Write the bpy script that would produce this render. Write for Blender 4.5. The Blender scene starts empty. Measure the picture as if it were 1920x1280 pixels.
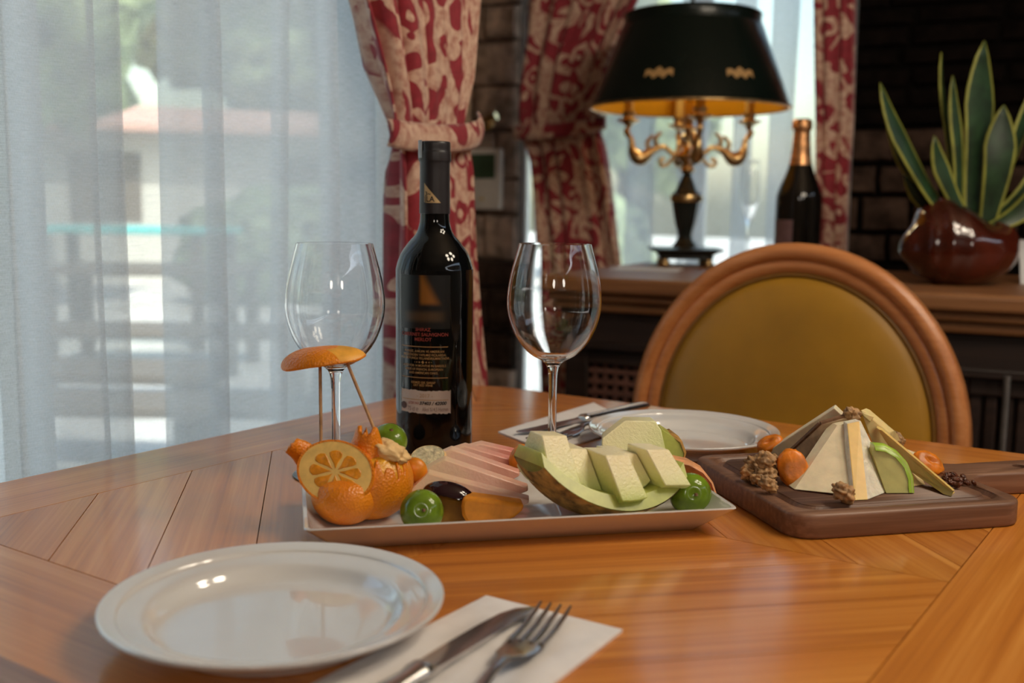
import bpy, bmesh, math, random
from mathutils import Vector, Matrix, noise
PI = math.pi
rnd = random.Random(7)
scene = bpy.context.scene
COL = scene.collection

# ------------------------------------------------------------------ camera
FPX = 1990.0
CAM = Vector((0, 0, 0.995))
yaw, pitch, roll = math.radians(34.4), math.radians(7.3), math.radians(0.7)
fw = Vector((-math.sin(yaw)*math.cos(pitch), math.cos(yaw)*math.cos(pitch), -math.sin(pitch)))
rt0 = Vector((math.cos(yaw), math.sin(yaw), 0)); up0 = rt0.cross(fw)
rt = math.cos(roll)*rt0 + math.sin(roll)*up0
up = -math.sin(roll)*rt0 + math.cos(roll)*up0
cd = bpy.data.cameras.new('camera'); cam = bpy.data.objects.new('camera', cd); COL.objects.link(cam)
M = Matrix((rt, up, -fw)).transposed().to_4x4(); M.translation = CAM
cam.matrix_world = M
cd.sensor_width = 36; cd.lens = FPX/1920*36
cd.clip_start = 0.02; cd.clip_end = 300
cd.dof.use_dof = True; cd.dof.focus_distance = 0.90; cd.dof.aperture_fstop = 5.0
scene.camera = cam

def ray(x, y): return fw*FPX + rt*(x-960) - up*(y-640)
def spot(x, y, z=0.75):            # point of a level surface at height z
    d = ray(x, y); return CAM + d*((z-CAM.z)/d.z)
def on_x(x, y, X):                  # point of the plane X = const
    d = ray(x, y); return CAM + d*(X/d.x)
def on_y(x, y, Y):
    d = ray(x, y); return CAM + d*(Y/d.y)
def deep(x, y, dist):               # point at a given depth from the lens
    return CAM + ray(x, y)*(dist/FPX)
def depth(p): return (Vector(p)-CAM).dot(fw)

# ------------------------------------------------------------------ world, sun, lamps, exposure
w = bpy.data.worlds.new('world'); scene.world = w; w.use_nodes = True
nt = w.node_tree; bg = nt.nodes['Background']
sky = nt.nodes.new('ShaderNodeTexSky'); sky.sky_type = 'NISHITA'; sky.sun_disc = False
sky.sun_elevation = math.radians(52); sky.sun_rotation = math.radians(120); sky.air_density = 1.6; sky.dust_density = 3.0
nt.links.new(sky.outputs[0], bg.inputs[0]); bg.inputs[1].default_value = 0.52
sd = bpy.data.lights.new('sun', 'SUN'); sd.energy = 9.0; sd.angle = math.radians(0.6); sd.color = (1, .95, .86)
so = bpy.data.objects.new('sun', sd); COL.objects.link(so)
so.rotation_euler = Vector((-.45, .28, -.80)).to_track_quat('-Z', 'Y').to_euler()
def lamp(name, loc, watts, col, radius):
    l = bpy.data.lights.new(name, 'POINT'); l.energy = watts; l.color = col; l.shadow_soft_size = radius
    o = bpy.data.objects.new(name, l); COL.objects.link(o); o.location = loc; return o
WARM = (1.0, .86, .67)
CH = Vector((0.36, 1.02, 1.78))      # a chandelier over the table's end, above the frame
for i in range(5):
    a = i*2*PI/5+.3
    lamp('chandelier_bulb', CH + Vector((.26*math.cos(a), .26*math.sin(a), 0)), 7.2, WARM, .085)
for x_, y_ in ((.62, -1.10), (1.30, -.40)):  # added fill lights behind the camera, to brighten faces turned towards it
    lamp('fill_light', (x_, y_, 1.55), 10.0, (1, .90, .78), .12)
def portal(loc, rot, sx, sy):
    l = bpy.data.lights.new('window_portal', 'AREA'); l.shape = 'RECTANGLE'; l.size = sx; l.size_y = sy; l.cycles.is_portal = True
    o = bpy.data.objects.new('window_portal', l); COL.objects.link(o); o.location = loc; o.rotation_euler = rot
vs = scene.view_settings
vs.view_transform = 'Standard'; vs.look = 'None'; vs.gamma = 1; vs.use_curve_mapping = False; vs.exposure = 0.10
cy = scene.cycles
cy.caustics_reflective = False; cy.caustics_refractive = False
cy.transparent_max_bounces = 24; cy.max_bounces = 14; cy.diffuse_bounces = 4; cy.glossy_bounces = 5; cy.transmission_bounces = 12
cy.sample_clamp_indirect = 6

# ------------------------------------------------------------------ materials
def new_mat(name):
    m = bpy.data.materials.new(name); m.use_nodes = True
    n = m.node_tree.nodes; return m, n, m.node_tree.links, n['Principled BSDF']
def setp(p, **k):
    names = dict(base='Base Color', rough='Roughness', metal='Metallic', spec='Specular IOR Level', trans='Transmission Weight', ior='IOR',
                 sss='Subsurface Weight', sssr='Subsurface Radius', ssss='Subsurface Scale', coat='Coat Weight', coatr='Coat Roughness', sheen='Sheen Weight',
                 emc='Emission Color', ems='Emission Strength')
    for a, v in k.items():
        if a in ('base', 'emc') and len(v) == 3: v = (*v, 1)
        p.inputs[names[a]].default_value = v
def coords(n, l, kind='Object', scale=(1, 1, 1), rand=0.0, rot=(0, 0, 0)):
    tc = n.new('ShaderNodeTexCoord'); mp = n.new('ShaderNodeMapping'); mp.inputs['Scale'].default_value = scale; mp.inputs['Rotation'].default_value = rot
    l.new(tc.outputs[kind], mp.inputs['Vector'])
    if rand:
        oi = n.new('ShaderNodeObjectInfo'); mu = n.new('ShaderNodeMath'); mu.operation = 'MULTIPLY'; mu.inputs[1].default_value = rand
        l.new(oi.outputs['Random'], mu.inputs[0]); cb = n.new('ShaderNodeCombineXYZ')
        for k in range(3): l.new(mu.outputs[0], cb.inputs[k])
        l.new(cb.outputs[0], mp.inputs['Location'])
    return mp.outputs[0]
def tex_noise(n, l, vec, scale, detail=4, rough=.55, dist=0):
    t = n.new('ShaderNodeTexNoise'); t.inputs['Scale'].default_value = scale; t.inputs['Detail'].default_value = detail
    t.inputs['Roughness'].default_value = rough; t.inputs['Distortion'].default_value = dist
    if vec is not None: l.new(vec, t.inputs['Vector'])
    return t.outputs['Fac']
def ramp(n, l, fac, stops, interp='LINEAR'):
    r = n.new('ShaderNodeValToRGB'); e = r.color_ramp.elements; r.color_ramp.interpolation = interp
    while len(e) < len(stops): e.new(.5)
    for el, (pos, c) in zip(e, stops): el.position = pos; el.color = (*c, 1) if len(c) == 3 else c
    l.new(fac, r.inputs[0]); return r.outputs[0]
def bump(n, l, p, h, strength=.2, dist=.002):
    b = n.new('ShaderNodeBump'); b.inputs['Strength'].default_value = strength; b.inputs['Distance'].default_value = dist
    l.new(h, b.inputs['Height']); l.new(b.outputs[0], p.inputs['Normal'])
def mixc(n, l, fac, a, b, mode='MIX'):
    m = n.new('ShaderNodeMix'); m.data_type = 'RGBA'; m.blend_type = mode
    for sock, v in ((m.inputs[0], fac), (m.inputs[6], a), (m.inputs[7], b)):
        if isinstance(v, (int, float)): sock.default_value = v
        elif isinstance(v, tuple): sock.default_value = (*v, 1) if len(v) == 3 else v
        else: l.new(v, sock)
    return m.outputs[2]
def plain(name, base, rough=.5, var=.12, scale=40, bmp=0, bscale=None, kind='Object', rand=0, detail=4, bd=.002, **k):
    """one colour with a little natural variation"""
    m, n, l, p = new_mat(name); setp(p, base=base, rough=rough, **k)
    v = coords(n, l, kind, rand=rand)
    if var:
        f = tex_noise(n, l, v, scale, detail)
        lo = tuple(c*(1-var*1.6) for c in base); hi = tuple(min(1, c*(1+var)) for c in base)
        l.new(ramp(n, l, f, [(.3, lo), (.7, hi)]), p.inputs['Base Color'])
    if bmp: bump(n, l, p, tex_noise(n, l, v, bscale or scale, detail), bmp, bd)
    return m
def wood(name, dark, mid, light, rough=.35, scale=1.0, ring=60, coat=0.0, rand=30, bmp=.04, stretch=.06, rings=.3, spec=.5):
    """grain runs along local x"""
    m, n, l, p = new_mat(name); setp(p, rough=rough, coat=coat, coatr=.15, spec=spec)
    v = coords(n, l, 'Object', (stretch*scale, scale, scale), rand)
    f1 = tex_noise(n, l, v, 22, 5, .6, .6)
    wv = n.new('ShaderNodeTexWave'); wv.wave_type = 'BANDS'; wv.bands_direction = 'Y'; wv.inputs['Scale'].default_value = ring
    wv.inputs['Distortion'].default_value = 16; wv.inputs['Detail'].default_value = 3; wv.inputs['Detail Scale'].default_value = .25; wv.inputs['Detail Roughness'].default_value = .6
    l.new(v, wv.inputs['Vector'])
    v2 = coords(n, l, 'Object', (stretch*.35*scale, scale, scale), rand)
    f2 = tex_noise(n, l, v2, 260, 3, .6)
    mx = n.new('ShaderNodeMix'); mx.inputs[0].default_value = rings; l.new(f1, mx.inputs[2]); l.new(wv.outputs['Fac'], mx.inputs[3])
    v3 = coords(n, l, 'Object', (stretch*.5*scale, scale, scale), rand); f3 = tex_noise(n, l, v3, 95, 3, .55, .3)
    mx3 = n.new('ShaderNodeMix'); mx3.inputs[0].default_value = .38; l.new(mx.outputs[0], mx3.inputs[2]); l.new(f3, mx3.inputs[3])
    mx2 = n.new('ShaderNodeMix'); mx2.inputs[0].default_value = .32; l.new(mx3.outputs[0], mx2.inputs[2]); l.new(f2, mx2.inputs[3])
    c = ramp(n, l, mx2.outputs[0], [(.33, dark), (.5, mid), (.67, light)])
    oi = n.new('ShaderNodeObjectInfo'); hs = n.new('ShaderNodeHueSaturation')
    mr = n.new('ShaderNodeMapRange'); mr.inputs[3].default_value = .88; mr.inputs[4].default_value = 1.10
    l.new(oi.outputs['Random'], mr.inputs[0]); l.new(mr.outputs[0], hs.inputs['Value']); l.new(c, hs.inputs['Color'])
    l.new(hs.outputs[0], p.inputs['Base Color'])
    bump(n, l, p, f2, bmp, .001)
    return m
def glass_mat(name, col=(1, 1, 1), rough=0.0, ior=1.45):
    m, n, l, p = new_mat(name); setp(p, base=col, rough=rough, trans=1.0, ior=ior); return m
def pane_mat(name):
    m, n, l, p = new_mat(name); n.remove(p)
    t = n.new('ShaderNodeBsdfTransparent'); t.inputs[0].default_value = (.93, .97, .96, 1)
    g = n.new('ShaderNodeBsdfGlossy'); g.inputs['Roughness'].default_value = .01
    fr = n.new('ShaderNodeFresnel'); fr.inputs[0].default_value = 1.4
    mx = n.new('ShaderNodeMixShader'); l.new(fr.outputs[0], mx.inputs[0]); l.new(t.outputs[0], mx.inputs[1]); l.new(g.outputs[0], mx.inputs[2])
    l.new(mx.outputs[0], n['Material Output'].inputs[0]); return m
def sheer_mat(name, see=.42, col=(.80, .855, .91)):
    m, n, l, p = new_mat(name); n.remove(p)
    tr = n.new('ShaderNodeBsdfTransparent')
    tl = n.new('ShaderNodeBsdfTranslucent'); df = n.new('ShaderNodeBsdfDiffuse')
    v = coords(n, l, 'UV', (900, 300, 1)); f = tex_noise(n, l, v, 1.0, 3, .6)
    v2 = coords(n, l, 'UV', (60, 900, 1)); f2 = tex_noise(n, l, v2, 1.0, 3, .6)
    ad = n.new('ShaderNodeMath'); ad.operation = 'ADD'; l.new(f, ad.inputs[0]); l.new(f2, ad.inputs[1])
    mr = n.new('ShaderNodeMapRange'); mr.inputs[1].default_value = .65; mr.inputs[2].default_value = 1.35
    mr.inputs[3].default_value = see+.16; mr.inputs[4].default_value = see-.16; l.new(ad.outputs[0], mr.inputs[0])
    for s in (tl, df): s.inputs[0].default_value = (*col, 1)
    m1 = n.new('ShaderNodeMixShader'); m1.inputs[0].default_value = .35; l.new(tl.outputs[0], m1.inputs[1]); l.new(df.outputs[0], m1.inputs[2])
    m2 = n.new('ShaderNodeMixShader'); l.new(mr.outputs[0], m2.inputs[0]); l.new(m1.outputs[0], m2.inputs[1]); l.new(tr.outputs[0], m2.inputs[2])
    l.new(m2.outputs[0], n['Material Output'].inputs[0]); return m
def damask_mat(name):
    m, n, l, p = new_mat(name); setp(p, rough=.75, sheen=.3)
    red, red2, beige, pink = (.20, .008, .018), (.33, .018, .035), (.66, .46, .35), (.42, .19, .14)
    v = coords(n, l, 'UV', (1, 1, 1))
    # leafy scrolls: noise pushed through itself, then cut at two levels
    warp = n.new('ShaderNodeTexNoise'); warp.inputs['Scale'].default_value = 9; warp.inputs['Detail'].default_value = 2; l.new(v, warp.inputs['Vector'])
    ad = n.new('ShaderNodeMixRGB'); ad.blend_type = 'ADD'; ad.inputs[0].default_value = .12; l.new(v, ad.inputs[1]); l.new(warp.outputs['Color'], ad.inputs[2])
    vo = n.new('ShaderNodeTexVoronoi'); vo.feature = 'SMOOTH_F1'; vo.inputs['Scale'].default_value = 13; vo.inputs['Smoothness'].default_value = .3; l.new(ad.outputs[0], vo.inputs['Vector'])
    sn = n.new('ShaderNodeMath'); sn.operation = 'SINE'; mu = n.new('ShaderNodeMath'); mu.operation = 'MULTIPLY'; mu.inputs[1].default_value = 17
    l.new(vo.outputs['Distance'], mu.inputs[0]); l.new(mu.outputs[0], sn.inputs[0])
    big = tex_noise(n, l, v, 11, 3, .5, 1.2)
    mr = n.new('ShaderNodeMapRange'); mr.inputs[1].default_value = .35; mr.inputs[2].default_value = .65; mr.inputs[3].default_value = -.55; mr.inputs[4].default_value = 1.25; l.new(big, mr.inputs[0])
    su = n.new('ShaderNodeMath'); su.operation = 'ADD'; l.new(sn.outputs[0], su.inputs[0]); l.new(mr.outputs[0], su.inputs[1])
    motif = ramp(n, l, su.outputs[0], [(.34, (0, 0, 0)), (.42, (1, 1, 1))])
    fine = tex_noise(n, l, v, 70, 3, .6)
    cb = ramp(n, l, fine, [(.35, pink), (.6, beige)]); cr = ramp(n, l, fine, [(.3, red), (.7, red2)])
    # diagonal ribbon
    wv = n.new('ShaderNodeTexWave'); wv.bands_direction = 'DIAGONAL'; wv.inputs['Scale'].default_value = 1.3; wv.inputs['Distortion'].default_value = 1.2; wv.inputs['Detail Scale'].default_value = 2
    l.new(v, wv.inputs['Vector']); rib = ramp(n, l, wv.outputs['Fac'], [(.93, (0, 0, 0)), (.955, (1, 1, 1))])
    mm = n.new('ShaderNodeMixRGB'); mm.blend_type = 'LIGHTEN'; mm.inputs[0].default_value = 1; l.new(motif, mm.inputs[1]); l.new(rib, mm.inputs[2])
    l.new(mixc(n, l, mm.outputs[0], cr, cb), p.inputs['Base Color'])
    bump(n, l, p, tex_noise(n, l, v, 900, 2), .15, .001)
    return m

# ------------------------------------------------------------------ mesh helpers
def ob(name, vf, mat=None, parent=None, smooth=None, mats=None, midx=None, bevel=0, bseg=2, sub=0, solid=0, loc=None, rot=None, uv=None):
    v, f = vf
    me = bpy.data.meshes.new(name); me.from_pydata([tuple(p) for p in v], [], f)
    bm = bmesh.new(); bm.from_mesh(me); bmesh.ops.recalc_face_normals(bm, faces=bm.faces) if uv is None else None
    bm.to_mesh(me); bm.free()
    for mm in (mats or [mat]):
        me.materials.append(mm)
    if midx:
        for pg, i in zip(me.polygons, midx): pg.material_index = i
    if uv:
        lay = me.uv_layers.new(name='UVMap')
        for lp in me.loops: lay.data[lp.index].uv = uv[lp.vertex_index]
    if smooth is not None:
        me.shade_smooth()
        if smooth < 180: me.set_sharp_from_angle(angle=math.radians(smooth))
    o = bpy.data.objects.new(name, me); COL.objects.link(o)
    if parent: o.parent = parent
    if loc is not None: o.location = loc
    if rot is not None: o.rotation_euler = rot
    if bevel:
        b = o.modifiers.new('bevel', 'BEVEL'); b.width = bevel; b.segments = bseg; b.limit_method = 'ANGLE'; b.angle_limit = math.radians(40)
    if solid:
        s = o.modifiers.new('solid', 'SOLIDIFY'); s.thickness = solid; s.offset = -1
    if sub:
        s = o.modifiers.new('sub', 'SUBSURF'); s.levels = sub; s.render_levels = sub
    return o
def thing(name, label, cat, loc=(0, 0, 0), rz=0, group=None):
    o = bpy.data.objects.new(name, None); COL.objects.link(o); o.location = loc; o.rotation_euler = (0, 0, rz); o.empty_display_size = .05
    return tag(o, label, cat, group)
def tag(o, label, cat, group=None):
    o['label'] = label; o['category'] = cat
    if group: o['group'] = group
    return o
def struct(o): o['kind'] = 'structure'; return o
def box(x0, x1, y0, y1, z0, z1):
    v = [(x, y, z) for z in (z0, z1) for y in (y0, y1) for x in (x0, x1)]
    return v, [(0, 2, 3, 1), (4, 5, 7, 6), (0, 1, 5, 4), (2, 6, 7, 3), (0, 4, 6, 2), (1, 3, 7, 5)]
def join(*parts):
    V, F = [], []
    for v, f in parts:
        n = len(V); V += list(v); F += [tuple(i+n for i in q) for q in f]
    return V, F
def move(vf, off): return [tuple(Vector(p)+Vector(off)) for p in vf[0]], vf[1]
def xform(vf, M): return [tuple(M @ Vector(p)) for p in vf[0]], vf[1]
def lathe(prof, n=48, sx=1, sy=1):
    V, F = [], []; rings = []
    for r, z in prof:
        if r < 1e-7: rings.append([len(V)]); V.append((0, 0, z))
        else:
            rings.append(list(range(len(V), len(V)+n)))
            V += [(r*math.cos(2*PI*i/n)*sx, r*math.sin(2*PI*i/n)*sy, z) for i in range(n)]
    for a, b in zip(rings, rings[1:]):
        for i in range(n):
            j = (i+1) % n
            if len(a) == 1 and len(b) == 1: continue
            if len(a) == 1: F.append((a[0], b[i], b[j]))
            elif len(b) == 1: F.append((a[i], b[0], a[j]))
            else: F.append((a[i], b[i], b[j], a[j]))
    return V, F
def smooth_prof(pts, k=6):
    """Catmull-Rom through profile points"""
    out = []
    P = [Vector(p) for p in pts]
    for i in range(len(P)-1):
        p0 = P[max(i-1, 0)]; p1 = P[i]; p2 = P[i+1]; p3 = P[min(i+2, len(P)-1)]
        for j in range(k):
            t = j/k
            out.append(.5*((2*p1)+(p2-p0)*t+(2*p0-5*p1+4*p2-p3)*t*t+(3*p1-p0-3*p2+p3)*t**3))
    out.append(P[-1])
    return [tuple(q) for q in out]
def rprof(pts, k=6): return [(max(r, 0), z) for r, z in smooth_prof(pts, k)]
def tube(path, rad, n=10, cap=True):
    P = [Vector(p) for p in path]; V, F = [], []
    if not isinstance(rad, (list, tuple)): rad = [rad]*len(P)
    ref = None
    for i, p in enumerate(P):
        t = (P[min(i+1, len(P)-1)]-P[max(i-1, 0)]).normalized()
        if ref is None: ref = t.orthogonal().normalized()
        a = (ref - t*ref.dot(t)).normalized(); ref = a; b = t.cross(a)
        V += [tuple(p+rad[i]*(a*math.cos(2*PI*j/n)+b*math.sin(2*PI*j/n))) for j in range(n)]
    for i in range(len(P)-1):
        for j in range(n):
            k = (j+1) % n; F.append((i*n+j, i*n+k, (i+1)*n+k, (i+1)*n+j))
    if cap: F.append(tuple(range(n-1, -1, -1))); F.append(tuple(range((len(P)-1)*n, len(P)*n)))
    return V, F
def prism(poly, z0, z1):
    n = len(poly); V = [(x, y, z0) for x, y in poly]+[(x, y, z1) for x, y in poly]
    F = [tuple(range(n-1, -1, -1)), tuple(range(n, 2*n))]+[(i, (i+1) % n, n+(i+1) % n, n+i) for i in range(n)]
    return V, F
def ball(nu=32, nv=20, f=None):
    """sphere with a displacement function f(dir) -> point"""
    V, F = [(0, 0, -1)], []
    for j in range(1, nv):
        th = -PI/2+PI*j/nv
        V += [(math.cos(th)*math.cos(2*PI*i/nu), math.cos(th)*math.sin(2*PI*i/nu), math.sin(th)) for i in range(nu)]
    V.append((0, 0, 1)); top = len(V)-1
    for i in range(nu): F.append((0, 1+(i+1) % nu, 1+i))
    for j in range(nv-2):
        for i in range(nu):
            a = 1+j*nu+i; b = 1+j*nu+(i+1) % nu; F.append((a, b, b+nu, a+nu))
    for i in range(nu): F.append((top, 1+(nv-2)*nu+i, 1+(nv-2)*nu+(i+1) % nu))
    if f: V = [tuple(f(Vector(p))) for p in V]
    return V, F
def rrect(hx, hy, r, n=6):
    out = []
    for cx, cy_, a0 in ((hx-r, hy-r, 0), (-hx+r, hy-r, PI/2), (-hx+r, -hy+r, PI), (hx-r, -hy+r, 1.5*PI)):
        out += [(cx+r*math.cos(a0+PI/2*i/n), cy_+r*math.sin(a0+PI/2*i/n)) for i in range(n+1)]
    return out
def loops(rings, cap0=True, cap1=True):
    """skin a list of equal-length closed rings"""
    n = len(rings[0]); V = [tuple(p) for r in rings for p in r]; F = []
    for k in range(len(rings)-1):
        for i in range(n):
            j = (i+1) % n; F.append((k*n+i, k*n+j, (k+1)*n+j, (k+1)*n+i))
    if cap0: F.append(tuple(range(n-1, -1, -1)))
    if cap1: F.append(tuple(range((len(rings)-1)*n, len(rings)*n)))
    return V, F
def clip(poly, nx, ny, c):
    """keep nx*x+ny*y <= c"""
    out = []
    for i, a in enumerate(poly):
        b = poly[(i+1) % len(poly)]; da = nx*a[0]+ny*a[1]-c; db = nx*b[0]+ny*b[1]-c
        if da <= 0: out.append(a)
        if (da < 0 < db) or (db < 0 < da):
            t = da/(da-db); out.append((a[0]+t*(b[0]-a[0]), a[1]+t*(b[1]-a[1])))
    return out
def text_mesh(s, size, align='CENTER', bold=0, shear=0, sx=1.0):
    c = bpy.data.curves.new('t', 'FONT'); c.body = s; c.size = size; c.align_x = align; c.align_y = 'CENTER'; c.offset = bold; c.shear = shear; c.resolution_u = 3
    o = bpy.data.objects.new('t', c); COL.objects.link(o)
    bpy.context.view_layer.update()
    me = bpy.data.meshes.new_from_object(o.evaluated_get(bpy.context.evaluated_depsgraph_get()))
    v = [(p.co.x*sx, p.co.y) for p in me.vertices]; f = [tuple(p.vertices) for p in me.polygons]
    bpy.data.objects.remove(o); bpy.data.curves.remove(c); bpy.data.meshes.remove(me)
    return v, f
def copy_thing(o):
    c = o.copy(); COL.objects.link(c)
    for ch in o.children:
        d = ch.copy(); COL.objects.link(d); d.parent = c
        for g in ch.children:
            e = g.copy(); COL.objects.link(e); e.parent = d
    return c

# ------------------------------------------------------------------ palette
M_table = wood('table_pine', (.36, .098, .009), (.58, .195, .022), (.76, .32, .060), rough=.48, ring=16, coat=.9, stretch=.045, rings=.06, spec=.3)
M_tabledark = plain('table_joint', (.10, .045, .02), .7)
M_side = wood('sideboard_oak', (.16, .062, .022), (.27, .115, .042), (.37, .17, .066), rough=.45, ring=30, rings=.1)
M_darkwood = wood('dark_walnut', (.012, .006, .004), (.022, .011, .008), (.036, .018, .012), rough=.5)
M_chairwood = wood('chair_beech', (.36, .12, .034), (.50, .19, .060), (.60, .26, .10), rough=.33, ring=30, rings=.1)
M_board = wood('acacia_board', (.085, .040, .024), (.165, .080, .046), (.29, .16, .10), rough=.45, ring=40, stretch=.09, bmp=.2, rings=.08)
M_groove = plain('board_groove', (.035, .015, .01), .4)
M_plaster = plain('warm_plaster', (.20, .135, .085), .9)
M_ceiling = plain('ceiling_plaster', (.30, .23, .165), .9)
M_floor = wood('floor_oak', (.06, .03, .015), (.11, .055, .028), (.16, .08, .04), rough=.5)
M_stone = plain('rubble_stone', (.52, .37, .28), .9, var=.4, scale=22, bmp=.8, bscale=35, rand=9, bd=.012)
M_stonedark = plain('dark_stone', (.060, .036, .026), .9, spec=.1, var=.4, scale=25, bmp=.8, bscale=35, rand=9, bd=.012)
M_brick = plain('soot_brick', (.0055, .0032, .0024), .9, var=.4, scale=30, bmp=.6, rand=9, bd=.008, spec=.08)
M_mortar = plain('mortar', (.20, .14, .11), .95, var=.3, scale=60, bmp=.5)
M_mortardark = plain('dark_mortar', (.004, .003, .0025), .95, spec=.05, var=.3, scale=60)
M_white = plain('white_paint', (.75, .75, .73), .4, var=.03)
M_pane = pane_mat('window_glass')
M_sheer = sheer_mat('sheer_voile', .50)
M_damask = damask_mat('red_damask')
M_porc = plain('white_porcelain', (.70, .69, .675), .10, var=.012, spec=.5, coat=.8)
M_steel = plain('cutlery_steel', (.74, .72, .70), .22, var=.04, metal=1.0)
M_napkin = plain('paper_napkin', (.80, .76, .74), .85, var=.03, scale=60, bmp=.12, bscale=70, bd=.004)
M_glass = glass_mat('clear_glass')
M_bottle = plain('dark_bottle_glass', (.003, .0035, .004), .04, var=0, spec=.45)
M_capsule = plain('black_capsule', (.022, .019, .022), .38, var=.1, scale=120)
M_gold = plain('aged_gold', (.62, .42, .19), .28, var=.15, scale=60, metal=1.0)
M_goldprint = plain('gold_print', (.50, .30, .12), .4, var=0)
M_redprint = plain('red_print', (.32, .045, .035), .5, var=0)
M_label = plain('paper_label', (.66, .60, .56), .7, var=.03)
M_ink = plain('black_ink', (.02, .018, .018), .6, var=0)
M_greyink = plain('grey_ink', (.30, .22, .20), .6, var=0)
M_leather = plain('mustard_leather', (.40, .20, .010), .5, var=.10, scale=9, bmp=.10, bscale=260, bd=.001)
M_pipe = plain('mustard_piping', (.20, .09, .008), .45, var=.1)
M_shade = plain('lamp_shade_black_green', (.006, .011, .009), .25, var=.1, scale=8, spec=.28)
M_shadein = plain('lamp_shade_gold_lining', (.88, .44, .028), .6, var=.06, scale=10, spec=.05)
M_iron = plain('lamp_black_iron', (.012, .016, .014), .3, var=.2, scale=30)
M_wax = plain('candle_sleeve', (.55, .34, .09), .5, var=.05)
M_pot = plain('oxblood_ceramic', (.085, .013, .006), .13, var=.5, scale=9, spec=.6, coat=.5)
M_soil = plain('soil', (.02, .014, .01), .9, var=.4, scale=80, bmp=.6)
M_leafg = plain('leaf_green', (.018, .050, .018), .4, var=.4, scale=30)
M_leafy = plain('leaf_yellow', (.33, .34, .06), .45, var=.2, scale=30)

def orange_skin():
    m, n, l, p = new_mat('orange_peel_skin'); setp(p, rough=.34, sss=.08, ssss=.01, sssr=(1, .4, .1))
    v = coords(n, l, 'Object'); f = tex_noise(n, l, v, 30, 3)
    l.new(ramp(n, l, f, [(.3, (.76, .20, .006)), (.7, (.88, .29, .010))]), p.inputs['Base Color'])
    vo = n.new('ShaderNodeTexVoronoi'); vo.inputs['Scale'].default_value = 520; l.new(v, vo.inputs['Vector'])
    bump(n, l, p, vo.outputs['Distance'], .45, .0012); return m
M_oskin = orange_skin()
M_opulp = plain('orange_pulp', (.90, .40, .022), .22, var=.25, scale=160, bmp=.5, bscale=230, sss=.25, ssss=.008, sssr=(1, .5, .1))
M_opetal = plain('orange_segment', (.80, .30, .015), .25, var=.2, scale=200, bmp=.3, sss=.2, ssss=.006, sssr=(1, .5, .1))
M_pith = plain('orange_pith', (.86, .58, .26), .6, var=.08, scale=120, bmp=.2)
M_pithy = plain('orange_pith_edge', (.88, .58, .17), .5, var=.1, scale=120)
M_opetalp = plain('cut_orange_peel', (.86, .40, .05), .45, var=.2, scale=60, bmp=.1)
M_stick = wood('bamboo_stick', (.30, .16, .07), (.46, .27, .13), (.56, .34, .17), rough=.6)
M_plum = plain('green_plum_skin', (.155, .255, .016), .16, var=.28, scale=55, sss=.12, ssss=.008, sssr=(.5, 1, .2), spec=.55)
M_melonskin = plain('melon_netted_rind', (.47, .25, .055), .7, var=.45, scale=110, bmp=.5, bscale=240, detail=6)
M_melongreen = plain('melon_green_rind_flesh', (.50, .55, .13), .28, var=.15, scale=60, sss=.2, ssss=.01, sssr=(.8, 1, .3))
def melon_flesh():
    m, n, l, p = new_mat('melon_flesh'); setp(p, rough=.30, sss=.25, ssss=.012, sssr=(1, 1, .5))
    at = n.new('ShaderNodeAttribute'); at.attribute_name = 'ripe'
    c = ramp(n, l, at.outputs['Fac'], [(0, (.93, .82, .52)), (.45, (.90, .87, .52)), (.8, (.74, .80, .34)), (1, (.46, .58, .12))])
    v = coords(n, l, 'Object'); f = tex_noise(n, l, v, 190, 4, .6)
    l.new(mixc(n, l, f, c, mixc(n, l, 1.0, c, (.93, .93, .90), 'MULTIPLY')), p.inputs['Base Color'])
    bump(n, l, p, tex_noise(n, l, v, 420, 3, .6), .55, .0012); return m
M_flesh = melon_flesh()
def water_flesh():
    m, n, l, p = new_mat('watermelon_flesh'); setp(p, rough=.34, sss=.2, ssss=.008, sssr=(1, .5, .4))
    at = n.new('ShaderNodeAttribute'); at.attribute_name = 'ripe'
    v = coords(n, l, 'Object', rand=5); f = tex_noise(n, l, v, 70, 4, .6)
    ad = n.new('ShaderNodeMath'); ad.operation = 'MULTIPLY_ADD'; ad.inputs[1].default_value = .30; l.new(f, ad.inputs[0]); l.new(at.outputs['Fac'], ad.inputs[2])
    c = ramp(n, l, ad.outputs[0], [(.12, (.80, .62, .38)), (.35, (.80, .50, .38)), (.75, (.74, .30, .24)), (1.15, (.66, .10, .10))])
    l.new(c, p.inputs['Base Color']); bump(n, l, p, tex_noise(n, l, v, 380, 3), .35, .001); return m
M_water = water_flesh()
M_apricot = plain('apricot_skin', (.78, .26, .012), .36, var=.18, scale=70, sss=.12, ssss=.006, sssr=(1, .4, .1))
M_apricotflesh = plain('apricot_flesh', (.82, .30, .016), .55, var=.12, scale=80, sss=.15, ssss=.006, sssr=(1, .4, .1))
M_plumdark = plain('dark_plum_skin', (.018, .005, .008), .10, var=.5, scale=40, spec=.6)
M_plumflesh = plain('plum_amber_flesh', (.30, .14, .02), .25, var=.15, scale=60, sss=.2, ssss=.008, sssr=(1, .6, .2))
M_pear = plain('pale_pear_flesh', (.72, .64, .42), .22, var=.25, scale=260, bmp=.6, bscale=300, sss=.2, ssss=.006)
M_cantskin = plain('papaya_rind', (.78, .36, .16), .5, var=.2, scale=80)
M_cant = plain('papaya_flesh', (.80, .22, .06), .35, var=.15, scale=90, sss=.15, ssss=.006)
M_cheese = plain('white_cheese', (.84, .71, .49), .5, var=.08, scale=70, bmp=.12, bscale=160, sss=.2, ssss=.008)
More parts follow.
